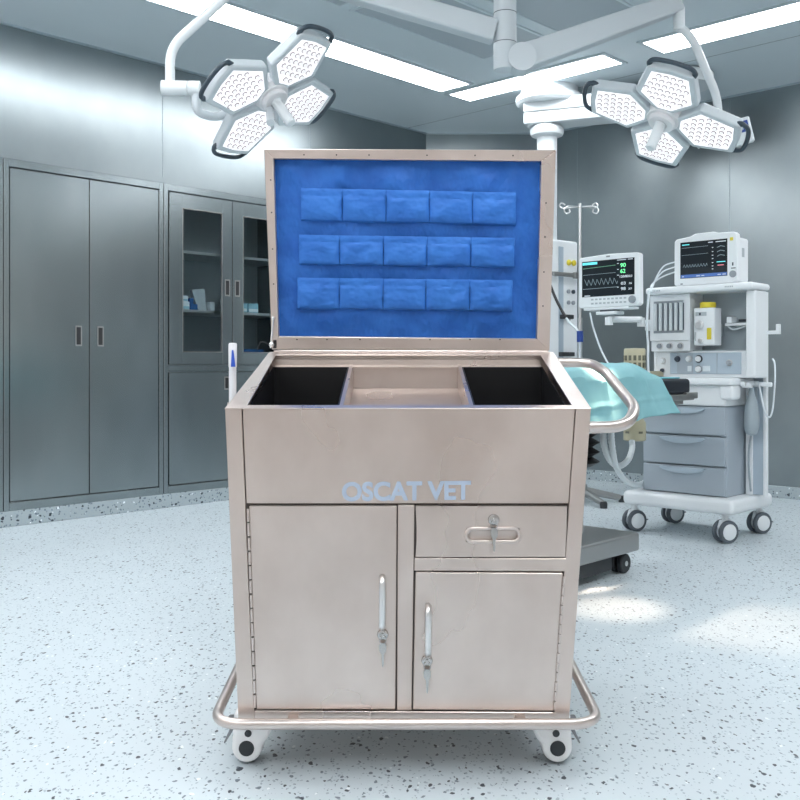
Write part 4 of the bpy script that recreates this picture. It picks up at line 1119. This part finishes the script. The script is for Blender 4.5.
b.use('scr_blue'); b.box((X(.01), X(.99)), (-.0016, -.001), (Z(.985), Z(.90)), M)
b.use('scr_cyan'); b.box((X(.04), X(.20)), (-.0018, -.001), (Z(.085), Z(.06)), M); b.box((X(.78), X(.96)), (-.0018, -.001), (Z(.62), Z(.60)), M)
b.use('scr_grey'); scr_line(b, M, [(X(.03), Z(.16)), (X(.6), Z(.15))], Y, .0008); scr_line(b, M, [(X(.03), Z(.36)), (X(.6), Z(.35))], Y, .0008)
pts = []
for i in range(9):
    k = .06+i*.06; pts += [(X(k), Z(.70)), (X(k+.03), Z(.62)), (X(k+.045), Z(.69))]
scr_line(b, M, pts, Y, .0008)
b.use('scr_white')
for i, k in enumerate((.20, .31, .41, .50, .61, .70, .78)): b.box((X(.68), X(.71)), (-.0018, -.001), (Z(k+.02), Z(k)), M)
for (x0, x1, z0) in ((.60, .70, .05), (.76, .97, .05), (.35, .43, .94), (.46, .52, .94), (.80, .87, .94), (.90, .97, .94), (.04, .08, .94)): b.box((X(x0), X(x1)), (-.0020, -.001), (Z(z0+.022), Z(z0)), M)
b.use('scr_grey')
for k in (.18, .30, .42): scr_line(b, M, [(X(.79), Z(k+.04)), (X(.86), Z(k)), (X(.95), Z(k+.03))], Y, .0012)
b.use('scr_red'); b.box((X(.80), X(.93)), (-.0018, -.001), (Z(.71), Z(.69)), M)
b.build('screen', t)
b = MB('key_grey'); b.box((hw-.0045, hw-.003), (.07, .10), (.15, .20), M); b.build('side_vent', t)

# cables and tubes
def cord(name, pts, r, mn, label, cat, seg=8):
    b = MB(mn); b.tube(spline(pts, seg), r, 8); return tag(b.build(name), label, cat)
cord('monitor_cable', [W(590, 313, 5.30), W(594, 330, 5.25), W(602, 352, 5.15), W(613, 372, 4.98)], .0055, 'cable_white', 'white cable hanging from the left monitor down to the drape', 'cable')
b = MB('cable_white')
for k in range(3):
    b.tube(spline([W(675, 262+5*k, 5.62), W(664, 266+5*k, 5.63), W(657, 276+2*k, 5.64), W(653-k, 286, 5.62), W(650+k, 292, 5.48)], 6), .0045, 6)
b.tube(spline([W(649, 291, 5.47), W(647.5, 310, 5.42), W(647, 330, 5.38), W(648, 345, 5.36), W(648, 365, 5.33), W(650, 392, 5.30)], 6), .007, 8)
tag(b.build('monitor_leads'), 'bundle of white leads looping from the shelf monitor down the left side', 'cable')
tb = 'breathing tubes under the drape'
def hose(pts, r, label):
    b = MB('tubing'); P = spline(pts, 14); rr = [r*(1+.06*math.sin(i*2.2)) for i in range(len(P))]; b.tube(P, rr, 10); tag(b.build('breathing_tube'), label, 'tube', tb)
hose([W(603, 428, 4.55), W(604, 445, 4.58), W(610, 460, 4.65), W(619, 466, 4.85), W(628, 460, 5.05), W(632, 449, 5.17), W(632, 441, 5.2)], .016, 'short white breathing tube looping up to the beige canister')
hose([W(611, 428, 4.50), W(612, 445, 4.55), W(616, 466, 4.70), W(624, 479, 5.0), W(634, 484.5, 5.4), W(643, 483, 5.75), W(652, 475, 5.85)], .015, 'long white breathing tube hanging lowest in front of the drawers')
bb = MB('bag_grey')
c = R(-2.265, 5.17, 0)
bb.lathe([(.012, .842), (.018, .80), (.034, .75), (.042, .68), (.041, .62), (.030, .585), (.004, .575)], c, n=20)
tag(bb.build('breathing_bag'), 'grey rubber breathing bag hanging at the right side of the machine', 'bag')
cord('hanging_hose', [R(-2.255, 5.215, .845), R(-2.265, 5.22, .70), R(-2.30, 5.225, .52), R(-2.305, 5.225, .40), R(-2.29, 5.22, .26)], .006, 'bag_grey', 'thin grey hose hanging beside the drawers from the side rail', 'hose')
cord('white_lead', [R(-2.235, 5.19, .872), R(-2.215, 5.18, .80), R(-2.195, 5.18, .71), R(-2.175, 5.20, .68), R(-2.165, 5.22, .74), R(-2.165, 5.245, .88), R(-2.185, 5.29, .97), R(-2.205, 5.31, 1.0)], .005, 'cable_white', 'white lead looped over the rail at the far right of the machine', 'cable')
